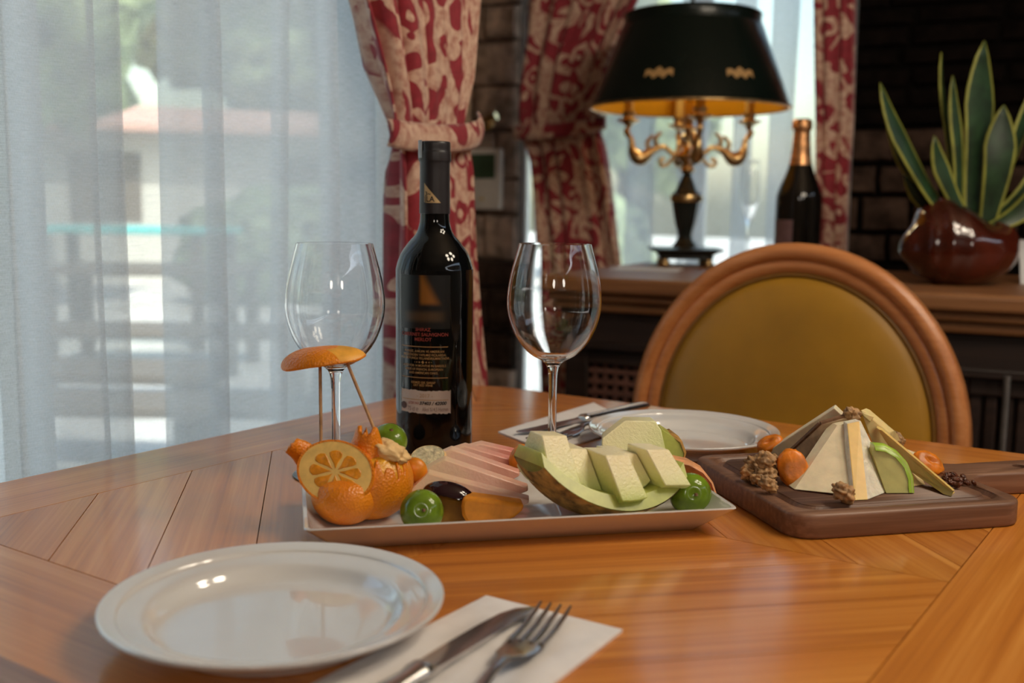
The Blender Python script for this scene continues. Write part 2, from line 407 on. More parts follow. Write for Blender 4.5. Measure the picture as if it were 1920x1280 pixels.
M_cheesecream = plain('cream_cheese_wedge', (.88, .78, .56), .5, var=.12, scale=60, bmp=.2, sss=.2, ssss=.008)
M_cheesecr = plain('crumbly_white_cheese', (.82, .76, .62), .55, var=.12, scale=130, bmp=.8, bscale=150, sss=.15, ssss=.006, bd=.003)
M_cheesey = plain('yellow_cheese', (.84, .55, .17), .45, var=.07, scale=60, bmp=.08, sss=.2, ssss=.008)
M_cheesepale = plain('pale_yellow_cheese', (.84, .66, .30), .45, var=.07, scale=60, bmp=.08, sss=.2, ssss=.008)
M_cheesegrey = plain('grey_brown_cheese', (.62, .47, .31), .6, var=.15, scale=120, bmp=.2)
M_crust = plain('brown_cheese_rind', (.20, .10, .05), .7, var=.3, scale=120, bmp=.3)
M_walnut = plain('walnut_kernel', (.46, .26, .11), .55, var=.45, scale=140, bmp=.5, bscale=260, detail=5)
M_dried = plain('dried_apricot', (.76, .22, .012), .36, var=.3, scale=70, bmp=.3, bscale=130, sss=.2, ssss=.008, sssr=(1, .4, .1))
M_raisin = plain('raisin_skin', (.13, .035, .012), .35, var=.5, scale=200, bmp=.5, bscale=300)
M_appleskin = plain('green_apple_skin', (.36, .55, .06), .25, var=.15, scale=60)
M_appleflesh = plain('apple_flesh', (.62, .58, .20), .4, var=.08, scale=80, sss=.2, ssss=.008)
M_fizz = plain('champagne_glass', (.008, .007, .006), .08, var=0, spec=.6)
M_foil = plain('gold_foil', (.72, .36, .16), .35, var=.3, scale=90, metal=.8, bmp=.3)
M_screen = plain('dark_screen', (.07, .12, .07), .05, var=0)
M_plastic = plain('ivory_plastic', (.85, .80, .74), .4, var=.03)
M_metalrod = plain('dull_metal', (.30, .29, .28), .35, metal=.8)
M_paper = plain('white_card', (.72, .74, .76), .6, var=.03)

# ------------------------------------------------------------------ the setting
FLOOR = 0.0
# window wall on the left: opening to a low sill
LX = -1.06
struct(ob('wall_left', join(box(LX-.16, LX, -2.6, -.55, 0, 2.55), box(LX-.16, LX, 1.30, 1.42, 0, 2.55), box(LX-.16, LX, -.55, 1.30, 0, .30),
                            box(LX-.16, LX, -.55, 1.30, 2.35, 2.55)), M_plaster))
struct(ob('wall_right', box(3.05, 3.2, -2.6, 3.4, 0, 2.55), M_plaster))
struct(ob('wall_front', box(-1.4, 3.2, -2.6, -2.45, 0, 2.55), M_plaster))
WIN = bpy.data.objects.new('window_1', None); COL.objects.link(WIN); struct(WIN)
ys = (-.55, .07, .685, 1.30)
for y in ys: ob('mullion', box(LX-.14, LX-.07, y-.022 if y > -.5 else y, y+.022 if y < 1.25 else y, .30, 2.35), M_white, WIN, bevel=.004)
for z in (.30, 1.72, 2.30): ob('transom', box(LX-.135, LX-.075, -.55, 1.30, z, z+.05), M_white, WIN, bevel=.004)
for a, b in zip(ys, ys[1:]): ob('pane', box(LX-.108, LX-.104, a+.02, b-.02, .33, 2.32), M_pane, WIN)
struct(ob('trim_1', box(LX-.02, LX+.015, -.6, 1.34, .27, .30), M_white, bevel=.006))

# back wall frame: a run of old masonry slightly askew to the window wall
PHI = math.radians(8)
S = Vector((math.cos(PHI), math.sin(PHI), 0)); T = Vector((-math.sin(PHI), math.cos(PHI), 0))
SZ = 0.865
BO = spot(1180, 523, SZ)
def B(s, t, z=0.0): q = BO+S*s+T*t; return Vector((q.x, q.y, z))
def on_t(x, y, t):
    d = ray(x, y); k = ((BO+T*t-CAM).dot(T))/d.dot(T); return CAM+d*k
def st(p): q = Vector(p)-BO; return q.dot(S), q.dot(T)
def backbox(s0, s1, t0, t1, z0, z1):
    v, f = box(s0, s1, t0, t1, z0, z1); return [tuple(B(a, b, c)) for a, b, c in v], f
TW = .90                                   # wall face
def s_at(x, y, t): return st(on_t(x, y, t))[0]
sw0 = s_at(973, 400, TW); sw1 = s_at(1572, 300, TW)
smin, smax = s_at(790, 400, TW)-.06, 3.6
struct(ob('wall_back', join(backbox(smin, sw0, TW, TW+.06, 0, 2.55), backbox(sw1, smax, TW, TW+.06, 0, 2.55),
                            backbox(sw0, sw1, TW, TW+.06, 0, .12), backbox(sw0, sw1, TW, TW+.06, 2.2, 2.55)), None, mats=[M_mortar, M_mortardark], midx=[0]*6+[1]*18))
WB = bpy.data.objects['wall_back']
ec = B(s_at(790, 400, TW), TW)
qa, qb = Vector((LX-.08, 1.38, 0)), Vector((ec.x, ec.y, 0)); nn = (qb-qa).normalized(); nn = Vector((-nn.y, nn.x, 0))*.05
struct(ob('wall_alcove', prism([(qa+nn)[:2], (qa-nn)[:2], (qb-nn)[:2], (qb+nn)[:2]], 0, 2.55), M_plaster))
plan = [(LX-.16, -2.6), (3.2, -2.6), B(smax, TW+.06)[:2], B(s_at(790, 400, TW)-.05, TW+.06)[:2], (LX-.16, 1.42)]
struct(ob('floor', prism(plan, -.08, 0), M_floor)); struct(ob('ceiling', prism(plan, 2.55, 2.65), M_ceiling))
# rubble stones of the pier between the curtains
r2 = random.Random(3)
z = .15
s_lo = s_at(800, 400, TW)
def stone(s0, s1, z0, z1, mat, name='stone', pr=.025):
    ds, dz = (s1-s0)/2, (z1-z0)/2; pts = []
    base = [(-1, -1), (-.3, -1.02), (.4, -.98), (1, -1), (1.0, .1), (1, 1), (.2, 1.02), (-.5, .97), (-1, 1), (-1.02, 0)]
    j = [(a*ds*(1-r2.random()*.07), b*dz*(1-r2.random()*.10)) for a, b in base]
    h = pr*(.6+.8*r2.random())
    R0 = [(a, .02, b) for a, b in j]; R1 = [(a*.99, -h*.6, b*.99) for a, b in j]; R2 = [(a*.86, -h, b*.82) for a, b in j]
    o = ob(name, loops([R0, R1, R2]), mat, WB, smooth=50)
    o.location = B((s0+s1)/2, TW, (z0+z1)/2); o.rotation_euler = (0, 0, PHI)
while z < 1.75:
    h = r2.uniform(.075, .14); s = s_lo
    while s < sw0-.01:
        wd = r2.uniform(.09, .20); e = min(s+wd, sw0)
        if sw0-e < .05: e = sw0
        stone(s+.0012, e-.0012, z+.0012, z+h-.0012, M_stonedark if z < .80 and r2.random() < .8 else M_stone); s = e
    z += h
# dark masonry right of the window
z = .55
while z < 1.55:
    low = z < 1.115 and z > .86
    h = r2.uniform(.07, .09) if low else r2.uniform(.042, .050)
    s = sw1-.02+r2.uniform(-.05, 0)
    while s < s_at(1920, 300, TW)+.85:
        wd = r2.uniform(.10, .17) if low else r2.uniform(.17, .22)
        stone(s+.004, s+wd-.004, z+.004, z+h-.004, (M_stonedark if low else M_brick), 'stone' if low else 'brick', .018 if low else .012); s += wd
    z += h
WIN2 = bpy.data.objects.new('window_2', None); COL.objects.link(WIN2); struct(WIN2)
smid = (sw0*.42+sw1*.58)
for s in (sw0, smid, sw1): ob('mullion', backbox(s-.002 if s == sw0 else s-.02, s+.006 if s == sw0 else s+.02, TW+.03, TW+.06, .12, 2.2), M_white, WIN2)
for zz in (.12, 1.62, 2.15): ob('transom', backbox(sw0, sw1, TW+.032, TW+.058, zz, zz+.05), M_white, WIN2)
for a, b in ((sw0+.006, smid-.02), (smid+.02, sw1-.02)): ob('pane', backbox(a, b, TW+.042, TW+.046, .17, 2.15), M_pane, WIN2)
portal((LX-.16, .375, 1.32), (0, -PI/2, 0), 2.05, 1.85)
pm = B((sw0+sw1)/2, TW+.08, 1.16); portal(pm, (-PI/2, 0, PHI), sw1-sw0, 2.1)

# ------------------------------------------------------------------ curtains
def cloth(name, cols, rows, mat, fn, parent=None, solid=0):
    V, UV, F = [], [], []
    for j in range(rows+1):
        for i in range(cols+1):
            p, q = fn(i/cols, j/rows); V.append(p); UV.append(q)
    for j in range(rows):
        for i in range(cols):
            a = j*(cols+1)+i; F.append((a, a+1, a+cols+2, a+cols+1))
    return ob(name, (V, F), mat, parent, smooth=180, uv=UV, solid=solid)
def lerp_tab(tab, z):
    if z >= tab[0][0]: return tab[0][1]
    for (za, a), (zb, b) in zip(tab, tab[1:]):
        if z >= zb:
            t = (z-zb)/(za-zb); t = t*t*(3-2*t) if False else t; return b+(a-b)*t
    return tab[-1][1]
def sheer(name, label, prof, place, z0, z1, length_scale=1.0):
    """prof: list of (along, off) control points of the pleats, seen from above"""
    pts = smooth_prof(prof, 7); L = [0]
    for a, b in zip(pts, pts[1:]): L.append(L[-1]+math.hypot(b[0]-a[0], b[1]-a[1]))
    n = len(pts)-1
    def fn(u, v):
        i = round(u*n); a, o = pts[i]; z = z1+(z0-z1)*v
        wob = .004*math.sin(a*31+z*2.3)+.003*math.sin(a*67-z*3.1)
        return tuple(place(a+wob, o+wob*.6, z)), (L[i], z)
    return tag(cloth(name, n, 24, M_sheer, fn), label, 'curtain')
SX = -.990
def yy(px): return on_x(px, 420, SX).y
px_prof = [(-420, 0), (-330, .01), (-300, -.02), (-390, -.03), (-250, .02), (-150, .01), (-120, -.02), (-210, -.03), (-90, .012), (0, .015), (58, .012), (180, .016), (184, -.004), (120, -.012), (56, -.012), (54, -.026), (120, -.028),
           (208, -.006), (232, .008), (233, -.004), (212, -.010), (211, -.018), (262, -.012), (330, .006), (400, .014), (401, -.006), (334, -.016), (333, -.026), (398, -.018),
           (406, .0), (470, .014), (521, .018), (523, -.004), (460, -.012), (410, -.014), (411, -.026), (480, -.02), (524, -.01), (590, .014), (612, .016), (610, -.006), (540, -.014), (541, -.026), (600, -.012),
           (650, .012), (690, .016), (689, -.006), (625, -.016), (626, -.026), (700, -.01), (760, .006), (800, -.01), (860, -.02)]
sheer('sheer_curtain', 'long white sheer curtain over the window beside the table', [(yy(a), o) for a, o in px_prof], lambda a, o, z: (SX+o, a, z), .06, 2.4)
TS = .80
def ss(px): return s_at(px, 300, TS)
px_prof2 = [(1004, -.01), (1020, .0), (1060, .01), (1085, -.01), (1055, -.02), (1120, .0), (1165, .012), (1215, .014), (1222, -.01), (1180, -.02), (1240, -.004), (1290, .014), (1318, .014), (1322, -.008), (1280, -.02), (1340, -.006),
            (1380, .012), (1405, .012), (1408, -.01), (1372, -.02), (1440, .0), (1478, .014), (1482, -.008), (1445, -.02), (1510, .0), (1560, .012), (1600, -.01)]
sheer('sheer_curtain', 'white sheer curtain hanging behind the black shaded lamp', [(ss(a), o) for a, o in px_prof2], lambda a, o, z: B(a, TS+o, z), .1, 2.4)

def drape(name, label, edges, place, z0, z1, folds, amp, tie_z, seed):
    """edges: [(z, left, right)], top to bottom; folds run down it and tighten at the tie"""
    le = [(z, a) for z, a, b in edges]; re_ = [(z, b) for z, a, b in edges]
    wmax = max(b-a for z, a, b in edges)
    def fn(u, v):
        z = z1+(z0-z1)*v
        a = lerp_tab(le, z); b = lerp_tab(re_, z); wd = b-a
        g = wd/wmax; dz = abs(z-tie_z)
        sq = min(1, dz/.10+.35)
        ph = seed+2*PI*folds*u+.5*math.sin(z*5+seed)+ .6*math.sin(u*9+seed)
        off = amp*sq*(math.cos(ph)+.45*math.cos(ph*2.1+1))
        al = a+wd*(.075+.87*u)+amp*.32*math.sin(ph)*min(1, 4*u*(1-u)+.1)
        if z < tie_z: off += .018*math.exp(-dz/.12)
        return tuple(place(al, -abs(off)*.3+off*.7, z)), (u*wmax*1.5+seed, z*1.0)
    t = thing(name, label, 'curtain', (0, 0, 0))
    cloth('drape', 90, 70, M_damask, fn, t, solid=.003)
    return t
def tieband(t, a, b, z, place, thick, drop=.03):
    def fn(u, v):
        ang = PI*u; al = a+(b-a)*(.5-.5*math.cos(ang)); off = thick*math.sin(ang)+.012
        zz = z+.017*(.5-v)*2 - drop*math.sin(ang)*.5+drop*(u-.5)*.8
        return tuple(place(al, off+.006*math.sin(v*PI), zz)), (u*.3, zz)
    return cloth('tieback', 24, 6, M_damask, fn, t, solid=.004)
DX = -.930
def e1(y, xl, xr):
    p = on_x(xl, y, DX); q = on_x(xr, y, DX); return ((p.z+q.z)/2, p.y, q.y)
ed = [e1(-420, 520, 930), e1(-200, 590, 910), e1(0, 657, 893), e1(60, 675, 889), e1(130, 695, 884), e1(200, 716, 874), e1(232, 724, 870), e1(262, 727, 874), e1(320, 728, 880), e1(450, 730, 888), e1(580, 730, 899), e1(710, 728, 911), e1(1200, 715, 935)]
pl1 = lambda a, o, z: (DX+o, a, z)
t = drape('damask_drape', 'red and beige damask curtain tied back behind the wine bottle', ed, pl1, .06, 2.42, 5, .034, e1(240, 724, 870)[0], .4)
zt = e1(240, 724, 870); tieband(t, zt[1]-.01, zt[2]+.012, zt[0], pl1, .026)
TD = .695
def e2(y, xl, xr):
    p = on_t(xl, y, TD); q = on_t(xr, y, TD); return ((p.z+q.z)/2, st(p)[0], st(q)[0])
pl2 = lambda a, o, z: B(a, TD-o, z)
ed = [e2(-420, 1010, 1330), e2(-200, 1005, 1275), e2(0, 966, 1216), e2(60, 968, 1182), e2(120, 962, 1154), e2(180, 958, 1138), e2(218, 954, 1132), e2(245, 957, 1134), e2(290, 981, 1142), e2(360, 986, 1152), e2(430, 987, 1164), e2(500, 988, 1176), e2(1100, 1010, 1200)]
t = drape('damask_drape', 'red and beige damask curtain between stone pier and black shaded lamp', ed, pl2, .06, 2.42, 5, .040, e2(230, 985, 1130)[0], 2.1)
zt = e2(238, 984, 1130); tieband(t, zt[1]-.02, zt[2]+.012, zt[0], pl2, .05)
hk = st(on_t(935, 232, TW)); hz = on_t(935, 232, TW).z
ob('tieback_hook', tube([B(hk[0]-.02, TW-.03, hz), B(hk[0]-.01, TW-.09, hz+.002), B(hk[0]+.03, TW-.13, hz), B(hk[0]+.06, TW-.13, hz+.01)], [.008, .007, .007, .011], 10), M_gold, t, smooth=60)
ob('rosette', lathe([(0, .012), (.012, .010), (.02, .004), (.022, 0), (0, 0)], 20), M_gold, t, smooth=60, loc=B(hk[0]-.02, TW-.03, hz), rot=(PI/2, 0, PHI))
ed = [e2(-420, 1500, 1625), e2(0, 1517, 1608), e2(120, 1519, 1606), e2(230, 1522, 1604), e2(330, 1524, 1596), e2(460, 1530, 1590), e2(1100, 1535, 1600)]
drape('damask_drape', 'narrow red and beige damask curtain behind the gold necked bottle', ed, pl2, .06, 2.42, 3, .022, -9, 4.2)
# curtain rails above the frame
tag(ob('curtain_rail', tube([(SX+.03, -1.2, 2.47), (SX+.03, 1.36, 2.47)], .014, 12), M_gold, smooth=60), 'gold curtain rail along the window wall', 'rail')
tag(ob('curtain_rail', tube([B(-.8, .745, 2.47), B(.75, .745, 2.47)], .014, 12), M_gold, smooth=60), 'gold curtain rail over the back window', 'rail')

# wall thermostat on the pier
p0, p1 = on_t(872, 279, TW-.05), on_t(938, 393, TW-.05)
sc_, tc_ = st((p0+p1)/2); cz = (p0.z+p1.z)/2; hw = (st(p1)[0]-st(p0)[0])/2; hh = (p0.z-p1.z)/2
th = thing('wall_thermostat', 'ivory wall thermostat with a square screen on the stone pier', 'thermostat', B(sc_, TW-.032, cz), PHI)
ob('body', join(prism([(x, y) for x, y in rrect(hw, hh, .006)], 0, .022)), M_plastic, th, smooth=30, bevel=.003, rot=(PI/2, 0, 0))
ob('screen', prism(rrect(hw*.72, hh*.40, .003), .021, .0245), M_screen, th, smooth=30, rot=(PI/2, 0, 0), loc=(0, 0, hh*.42))
ob('button', prism(rrect(.008, .003, .002), .021, .025), M_cheesepale, th, rot=(PI/2, 0, 0), loc=(0, 0, -hh*.65))

# ------------------------------------------------------------------ the dining table
TX0, TX1, TY0, TY1 = -.876, -.040, .296, 1.171
IX0, IX1, IY0, IY1 = -.779, -.143, .400, 1.060
MX, MY = -.461, .727
TZ = .75
tb = thing('dining_table', 'pine dining table with quartered diagonal planks and wide border boards', 'table', ((TX0+TX1)/2, (TY0+TY1)/2, 0))
tc = Vector(((TX0+TX1)/2, (TY0+TY1)/2))
def plank(name, poly, ang, z1=TZ, z0=TZ-.022, gap=.0005):
    cx = sum(p[0] for p in poly)/len(poly); cy2 = sum(p[1] for p in poly)/len(poly)
    ca, sa = math.cos(-ang), math.sin(-ang); q = []
    # pull the outline in by the joint
    n = len(poly); area = sum(poly[i][0]*poly[(i+1) % n][1]-poly[(i+1) % n][0]*poly[i][1] for i in range(n))
    if area < 0: poly = poly[::-1]
    pin = list(poly)
    for i in range(n):
        a, b = Vector(poly[i]), Vector(poly[(i+1) % n]); d = b-a
        if d.length < 1e-5: continue
        nx, ny = d.y/d.length, -d.x/d.length
        pin = clip(pin, nx, ny, nx*a.x+ny*a.y-gap)
    for x, y in pin: q.append(((x-cx)*ca-(y-cy2)*sa, (x-cx)*sa+(y-cy2)*ca))
    o = ob(name, prism(q, z0, z1), M_table, tb)
    o.location = (cx-tc.x, cy2-tc.y, 0); o.rotation_euler = (0, 0, ang); return o
CR = .07
def arc(cx, cy2, a0, a1, n=8): return [(cx+CR*math.cos(math.radians(a0+(a1-a0)*i/n)), cy2+CR*math.sin(math.radians(a0+(a1-a0)*i/n))) for i in range(n+1)]
plank('border_board', [(IX0, IY0), (IX0, IY1)]+arc(TX0+CR, TY1-CR, 135, 180)+arc(TX0+CR, TY0+CR, 180, 225), PI/2)
plank('border_board', [(IX1, IY1), (IX1, IY0)]+arc(TX1-CR, TY0+CR, -45, 0)+arc(TX1-CR, TY1-CR, 0, 45), PI/2)
plank('border_board', [(IX1, IY0), (IX0, IY0)]+arc(TX0+CR, TY0+CR, 225, 270)+arc(TX1-CR, TY0+CR, 270, 315), 0)
plank('border_board', [(IX0, IY1), (IX1, IY1)]+arc(TX1-CR, TY1-CR, 45, 90)+arc(TX0+CR, TY1-CR, 90, 135), 0)
for (x0, x1, y0, y1, sg) in ((IX0, MX, IY0, MY, 1), (MX, IX1, MY, IY1, 1), (MX, IX1, IY0, MY, -1), (IX0, MX, MY, IY1, -1)):
    sq = [(x0, y0), (x1, y0), (x1, y1), (x0, y1)]; r_ = 2**-.5
    us = [(x+sg*y)*r_ for x, y in sq]; u = math.floor((min(us)+.0433)/.069)*.069-.0433
    while u < max(us):
        pl = clip(clip(sq, r_, sg*r_, u+.069), -r_, -sg*r_, -u)
        u += .069
        if len(pl) > 2:
            ar = abs(sum(pl[i][0]*pl[(i+1) % len(pl)][1]-pl[(i+1) % len(pl)][0]*pl[i][1] for i in range(len(pl))))/2
            if ar > 2e-5: plank('plank', pl, 3*PI/4 if sg > 0 else PI/4, gap=.0004 if (x0 == IX0 and y0 == IY0) else .0003)
ob('under_board', box(TX0+.06-tc.x, TX1-.06-tc.x, TY0+.06-tc.y, TY1-.06-tc.y, TZ-.034, TZ-.0215), M_tabledark, tb)
for sx_, sy_ in ((-1, 0), (1, 0), (0, -1), (0, 1)):
    hx, hy = (TX1-TX0)/2-.09, (TY1-TY0)/2-.09
    ob('apron', box(sx_*hx-.012 if sx_ else -hx, sx_*hx+.012 if sx_ else hx, sy_*hy-.012 if sy_ else -hy, sy_*hy+.012 if sy_ else hy, TZ-.125, TZ-.034), M_table, tb, bevel=.002)
leg_p = rprof([(.030, TZ-.034), (.034, TZ-.12), (.030, TZ-.14), (.036, TZ-.2), (.022, .12), (.028, .06), (.018, 0)], 4)
for sx_ in (-1, 1):
    for sy_ in (-1, 1):
        ob('leg', lathe([(0, TZ-.034)]+leg_p+[(0, 0)], 20), M_table, tb, smooth=60, loc=(sx_*((TX1-TX0)/2-.09), sy_*((TY1-TY0)/2-.09), 0))

# ------------------------------------------------------------------ the chair across the table
CY = 1.50
cx = (on_y(1190, 760, CY).x+on_y(1825, 760, CY).x)/2+.004
ch = thing('dining_chair', 'oval-backed wooden chair with mustard leather upholstery across the table', 'chair', (cx, CY, 0))
RX, RZ, CZ = .252, .278, .668
def oval(rx, rz, n=72): return [(rx*math.cos(2*PI*i/n), rz*math.sin(2*PI*i/n)) for i in range(n)]
prof = [(0, .020), (-.006, .027), (-.014, .029), (-.021, .025), (-.024, .018), (-.027, .020), (-.034, .021), (-.040, .017), (-.045, .012), (-.0485, .004), (-.047, -.012), (-.030, -.020), (-.006, -.014), (0, 0)]
rings = []
for d, h in prof:                                    # d inward from outline, h towards the table (-Y)
    rings.append([(x, -h, z) for x, z in oval(RX+d, RZ+d)])
lean = Matrix.Rotation(math.radians(-4), 4, 'X'); lean.translation = (0, 0, CZ)
fr = ob('back_frame', loops(rings+[rings[0]], False, False), M_chairwood, ch, smooth=50); fr.matrix_local = lean
rr = []
for k, h in ((1, .010), (.985, .015), (.93, .021), (.80, .027), (.5, .031), (.2, .032)):
    rr.append([(x*k, -h, z*k) for x, z in oval(RX-.0475, RZ-.0475)])
bk = [[(x, .012, z) for x, z in oval(RX-.047, RZ-.047)]]
pad = ob('back_pad', loops(bk+rr), M_leather, ch, smooth=60); pad.matrix_local = lean
pp = [(x, -.0125, z) for x, z in oval(RX-.0465, RZ-.0465, 96)]
pv, pf = tube(pp+[pp[0]], .0042, 8, False); pi_ = ob('piping', (pv, pf), M_pipe, pad, smooth=60)
# seat, rails and legs (below the table's edge)
ob('seat', loops([[(x*s_, y*s_-.235, z_) for x, y in rrect(.24, .225, .07)] for s_, z_ in ((.94, .40), (1, .41), (1, .45), (.96, .475), (.8, .49), (.3, .497))]), M_leather, ch, smooth=50)
ob('seat_rail', loops([[(x, y-.235, z_) for x, y in rrect(.238, .222, .06)] for z_ in (.345, .405)]), M_chairwood, ch, smooth=50)
for sx_ in (-1, 1):
    ob('leg', lathe([(0, .40)]+rprof([(.022, .40), (.026, .35), (.020, .33), (.023, .30), (.012, .03), (.015, 0)], 4)+[(0, 0)], 16), M_chairwood, ch, smooth=60, loc=(sx_*.19, -.41, 0))
    ob('leg', tube([(sx_*.19, -.03, .42), (sx_*.19, -.02, .22), (sx_*.20, .04, 0)], [.022, .019, .014], 12), M_chairwood, ch, smooth=60)
    ob('back_post', tube([(sx_*.19, -.03, .38), (sx_*.17, -.012, .47), (sx_*.14, .0, .50)], [.02, .019, .018], 12), M_chairwood, ch, smooth=60)

# ------------------------------------------------------------------ the sideboard
s_l = s_at(1010, 540, 0); s_r = s_at(1920, 560, 0)+.35
SD = .60
sb = thing('sideboard', 'long oak topped sideboard with dark carved doors under the window', 'sideboard', B(0, 0, 0), PHI)
def sbox(n, s0, s1, t0, t1, z0, z1, m, par=sb, bev=.003): return ob(n, box(s0, s1, t0, t1, z0, z1), m, par, bevel=bev)
tp = [(0, .062), (.0, .050), (.008, .046), (.014, .036), (.010, .030), (.022, .024), (.034, .014), (.030, .008), (.040, 0)]
ob('top_slab', box(s_l, s_r, -.006, SD, SZ-.030, SZ), M_side, sb, bevel=.008, bseg=3)
ob('top_moulding', box(s_l+.012, s_r-.012, .008, SD-.01, SZ-.046, SZ-.030), M_side, sb, bevel=.006)
ob('top_moulding', box(s_l+.02, s_r-.02, .020, SD-.02, SZ-.066, SZ-.046), M_side, sb, bevel=.007)
sbox('frieze', s_l+.03, s_r-.03, .04, SD-.03, SZ-.125, SZ-.066, M_darkwood)
sbox('carcass', s_l+.03, s_r-.03, .07, SD-.03, .08, SZ-.125, M_darkwood)
sbox('plinth', s_l+.02, s_r-.02, .03, SD-.03, 0, .085, M_darkwood)
sbox('frieze_bead', s_l+.028, s_r-.028, .030, .05, SZ-.138, SZ-.122, M_darkwood)
M_lattice = plain('lattice_wood', (.17, .075, .055), .5, var=.2, scale=40)
nd = 5; dw = (s_r-s_l-.06)/nd
for i in range(nd):
    a = s_l+.03+i*dw; b = a+dw
    d = ob('door', join(box(a+.006, a+.055, .045, .07, .10, SZ-.14), box(b-.055, b-.006, .045, .07, .10, SZ-.14), box(a+.055, b-.055, .045, .07, .10, .17), box(a+.055, b-.055, .045, .07, SZ-.168, SZ-.14)), M_darkwood, sb, bevel=.004)
    if i < 2:
        L_ = []
        k = a+.066
        while k < b-.058: L_.append(box(k-.0045, k+.0045, .056, .063, .17, SZ-.168)); k += .021
        z = .18
        while z < SZ-.172: L_.append(box(a+.055, b-.055, .053, .058, z-.0045, z+.0045)); z += .021
        lt = ob('lattice', join(*L_), M_lattice, d); lt['kind'] = 'stuff'
    else:
        k = a+.066
        while k < b-.06: ob('slat', box(k-.009, k+.009, .053, .064, .17, SZ-.168), M_darkwood, d, bevel=.003); k += .024
    ob('handle', tube([(b-.03, .045, .42), (b-.03, .022, .425), (b-.03, .022, .50), (b-.03, .045, .505)], .005, 8), M_gold, d, smooth=60)
q = on_t(1888, 720, 0); qs = st(q)[0]
ob('door_bar', tube([(qs, -.005, .42), (qs, -.005, .74)], .0055, 10), M_metalrod, sb, smooth=60)

# ------------------------------------------------------------------ table lamp with metal shade
lp_ = spot(1283, 497, SZ); ls, lt_ = st(lp_); dl = depth(lp_); mp = dl/FPX
lm = thing('bouillotte_lamp', 'brass candelabra lamp with a black and gold metal shade', 'lamp', (lp_.x, lp_.y, SZ), math.radians(30))
def zat(y): # height of picture row y on the lamp's axis
    lo, hi = .5, 2
    for _ in range(40):
        m_ = (lo+hi)/2; d = Vector((lp_.x, lp_.y, m_))-CAM
        if 640-FPX*d.dot(up)/d.dot(fw) > y: lo = m_
        else: hi = m_
    return lo-SZ
zb0, zb1 = .022, zat(468)
ob('base', loops([[(x*k, y*k, z_) for x, y in rrect(.060, .060, .012)] for k, z_ in ((.98, .016), (1, .020), (1, zb1-.010), (1.10, zb1-.006), (1.34, zb1), (1.34, zb1+.004), (1.2, zb1+.005), (.5, zb1+.006))]), M_iron, lm, smooth=40)
for sx_ in (-1, 1):
    for sy_ in (-1, 1): ob('foot', lathe([(0, 0)]+rprof([(.010, 0), (.013, .006), (.009, .014), (.011, .018)], 3)+[(0, .018)], 14), M_gold, lm, smooth=60, loc=(sx_*.048, sy_*.048, 0))
z1_, z2_, z3_ = zb1+.006, zat(375), zat(325)
col_p = rprof([(.030, z1_), (.022, z1_+.012), (.016, z1_+.025), (.024, z1_+.055), (.031, z2_-.012), (.033, z2_)], 5)
ob('column', lathe([(0, z1_)]+col_p+[(.030, z2_+.006), (.034, z2_+.012), (.026, z2_+.020)]+rprof([(.024, z2_+.024), (.017, z2_+.04), (.010, z3_-.004), (.012, z3_)], 4)+[(0, z3_)], 8), M_iron, lm, smooth=30)
ob('collar', lathe([(0, z2_-.004), (.0345, z2_-.004), (.037, z2_+.004), (.0345, z2_+.011), (0, z2_+.011)], 24), M_gold, lm, smooth=50)
z4, z5 = zat(300), zat(190)
stem = rprof([(.010, z3_), (.017, z3_+.008), (.011, z3_+.018), (.021, z4), (.022, z4+.012), (.010, z4+.026), (.009, zat(250)), (.024, zat(243)), (.026, zat(240)), (.008, zat(236)), (.012, zat(225)), (.011, z5)], 4)
ob('stem', lathe([(0, z3_)]+stem+[(0, z5)], 24), M_gold, lm, smooth=60)
ob('rod', tube([(0, 0, z5-.005), (0, 0, zat(-8))], .0045, 10), M_iron, lm, smooth=60)
ob('finial', lathe([(0, 0)]+rprof([(.006, 0), (.012, .008), (.006, .016), (.009, .026), (.002, .044)], 4)+[(0, .044)], 16), M_gold, lm, smooth=60, loc=(0, 0, zat(-6)))
# four dolphin arms with candle cups and sleeves
zarm = z4+.008; AR = .135
for i in range(4):
    a = PI/4*0+i*PI/2+math.radians(5)
    u_ = Vector((math.cos(a), math.sin(a), 0)); zz = Vector((0, 0, 1))
    pt = lambda r, h: tuple(u_*r+zz*(zarm+h))
    pth = smooth_prof([pt(.012, 0), pt(.035, .006), (u_*.055+zz*(zarm+.020))[:], pt(.080, .012), pt(.105, -.006), pt(.124, .010), pt(.128, .035), pt(.138, .050), pt(AR+.004, .060)], 6)
    nr = len(pth); rd = []
    for k in range(nr):
        t = k/(nr-1); rd.append(.0055+.011*math.exp(-((t-.52)/.13)**2)+.002*math.exp(-((t-.9)/.06)**2))
    ar = ob('arm', tube(pth, rd, 12), M_gold, lm, smooth=70)
    for r0, h0, hh_ in ((.070, .022, .030), (.088, .012, .034)):
        ob('fin', tube(smooth_prof([pt(r0, h0), pt(r0+.004, h0+hh_*.5), pt(r0-.004, h0+hh_*.85), pt(r0-.010, h0+hh_)], 4), [.005]*6+[.004]*4+[.0025]*3, 8), M_gold, ar, smooth=60)
    ob('curl', tube(smooth_prof([pt(.030, .002), pt(.045, -.018), pt(.060, -.020), pt(.062, -.008), pt(.052, -.008)], 5), .0042, 8), M_gold, ar, smooth=60)
    cupz = zarm+.060
    c = ob('candle_cup', lathe([(0, 0)]+rprof([(.006, 0), (.009, .008), (.024, .016), (.026, .020), (.013, .022), (.015, .036)], 4)+[(0, .036)], 20), M_gold, ar, smooth=60, loc=u_*AR+zz*cupz)
    cs = ob('candle_sleeve', lathe([(0, 0), (.0105, 0), (.0105, .075), (0, .075)], 16), M_wax, ar, smooth=50, loc=u_*AR+zz*(cupz+.034))
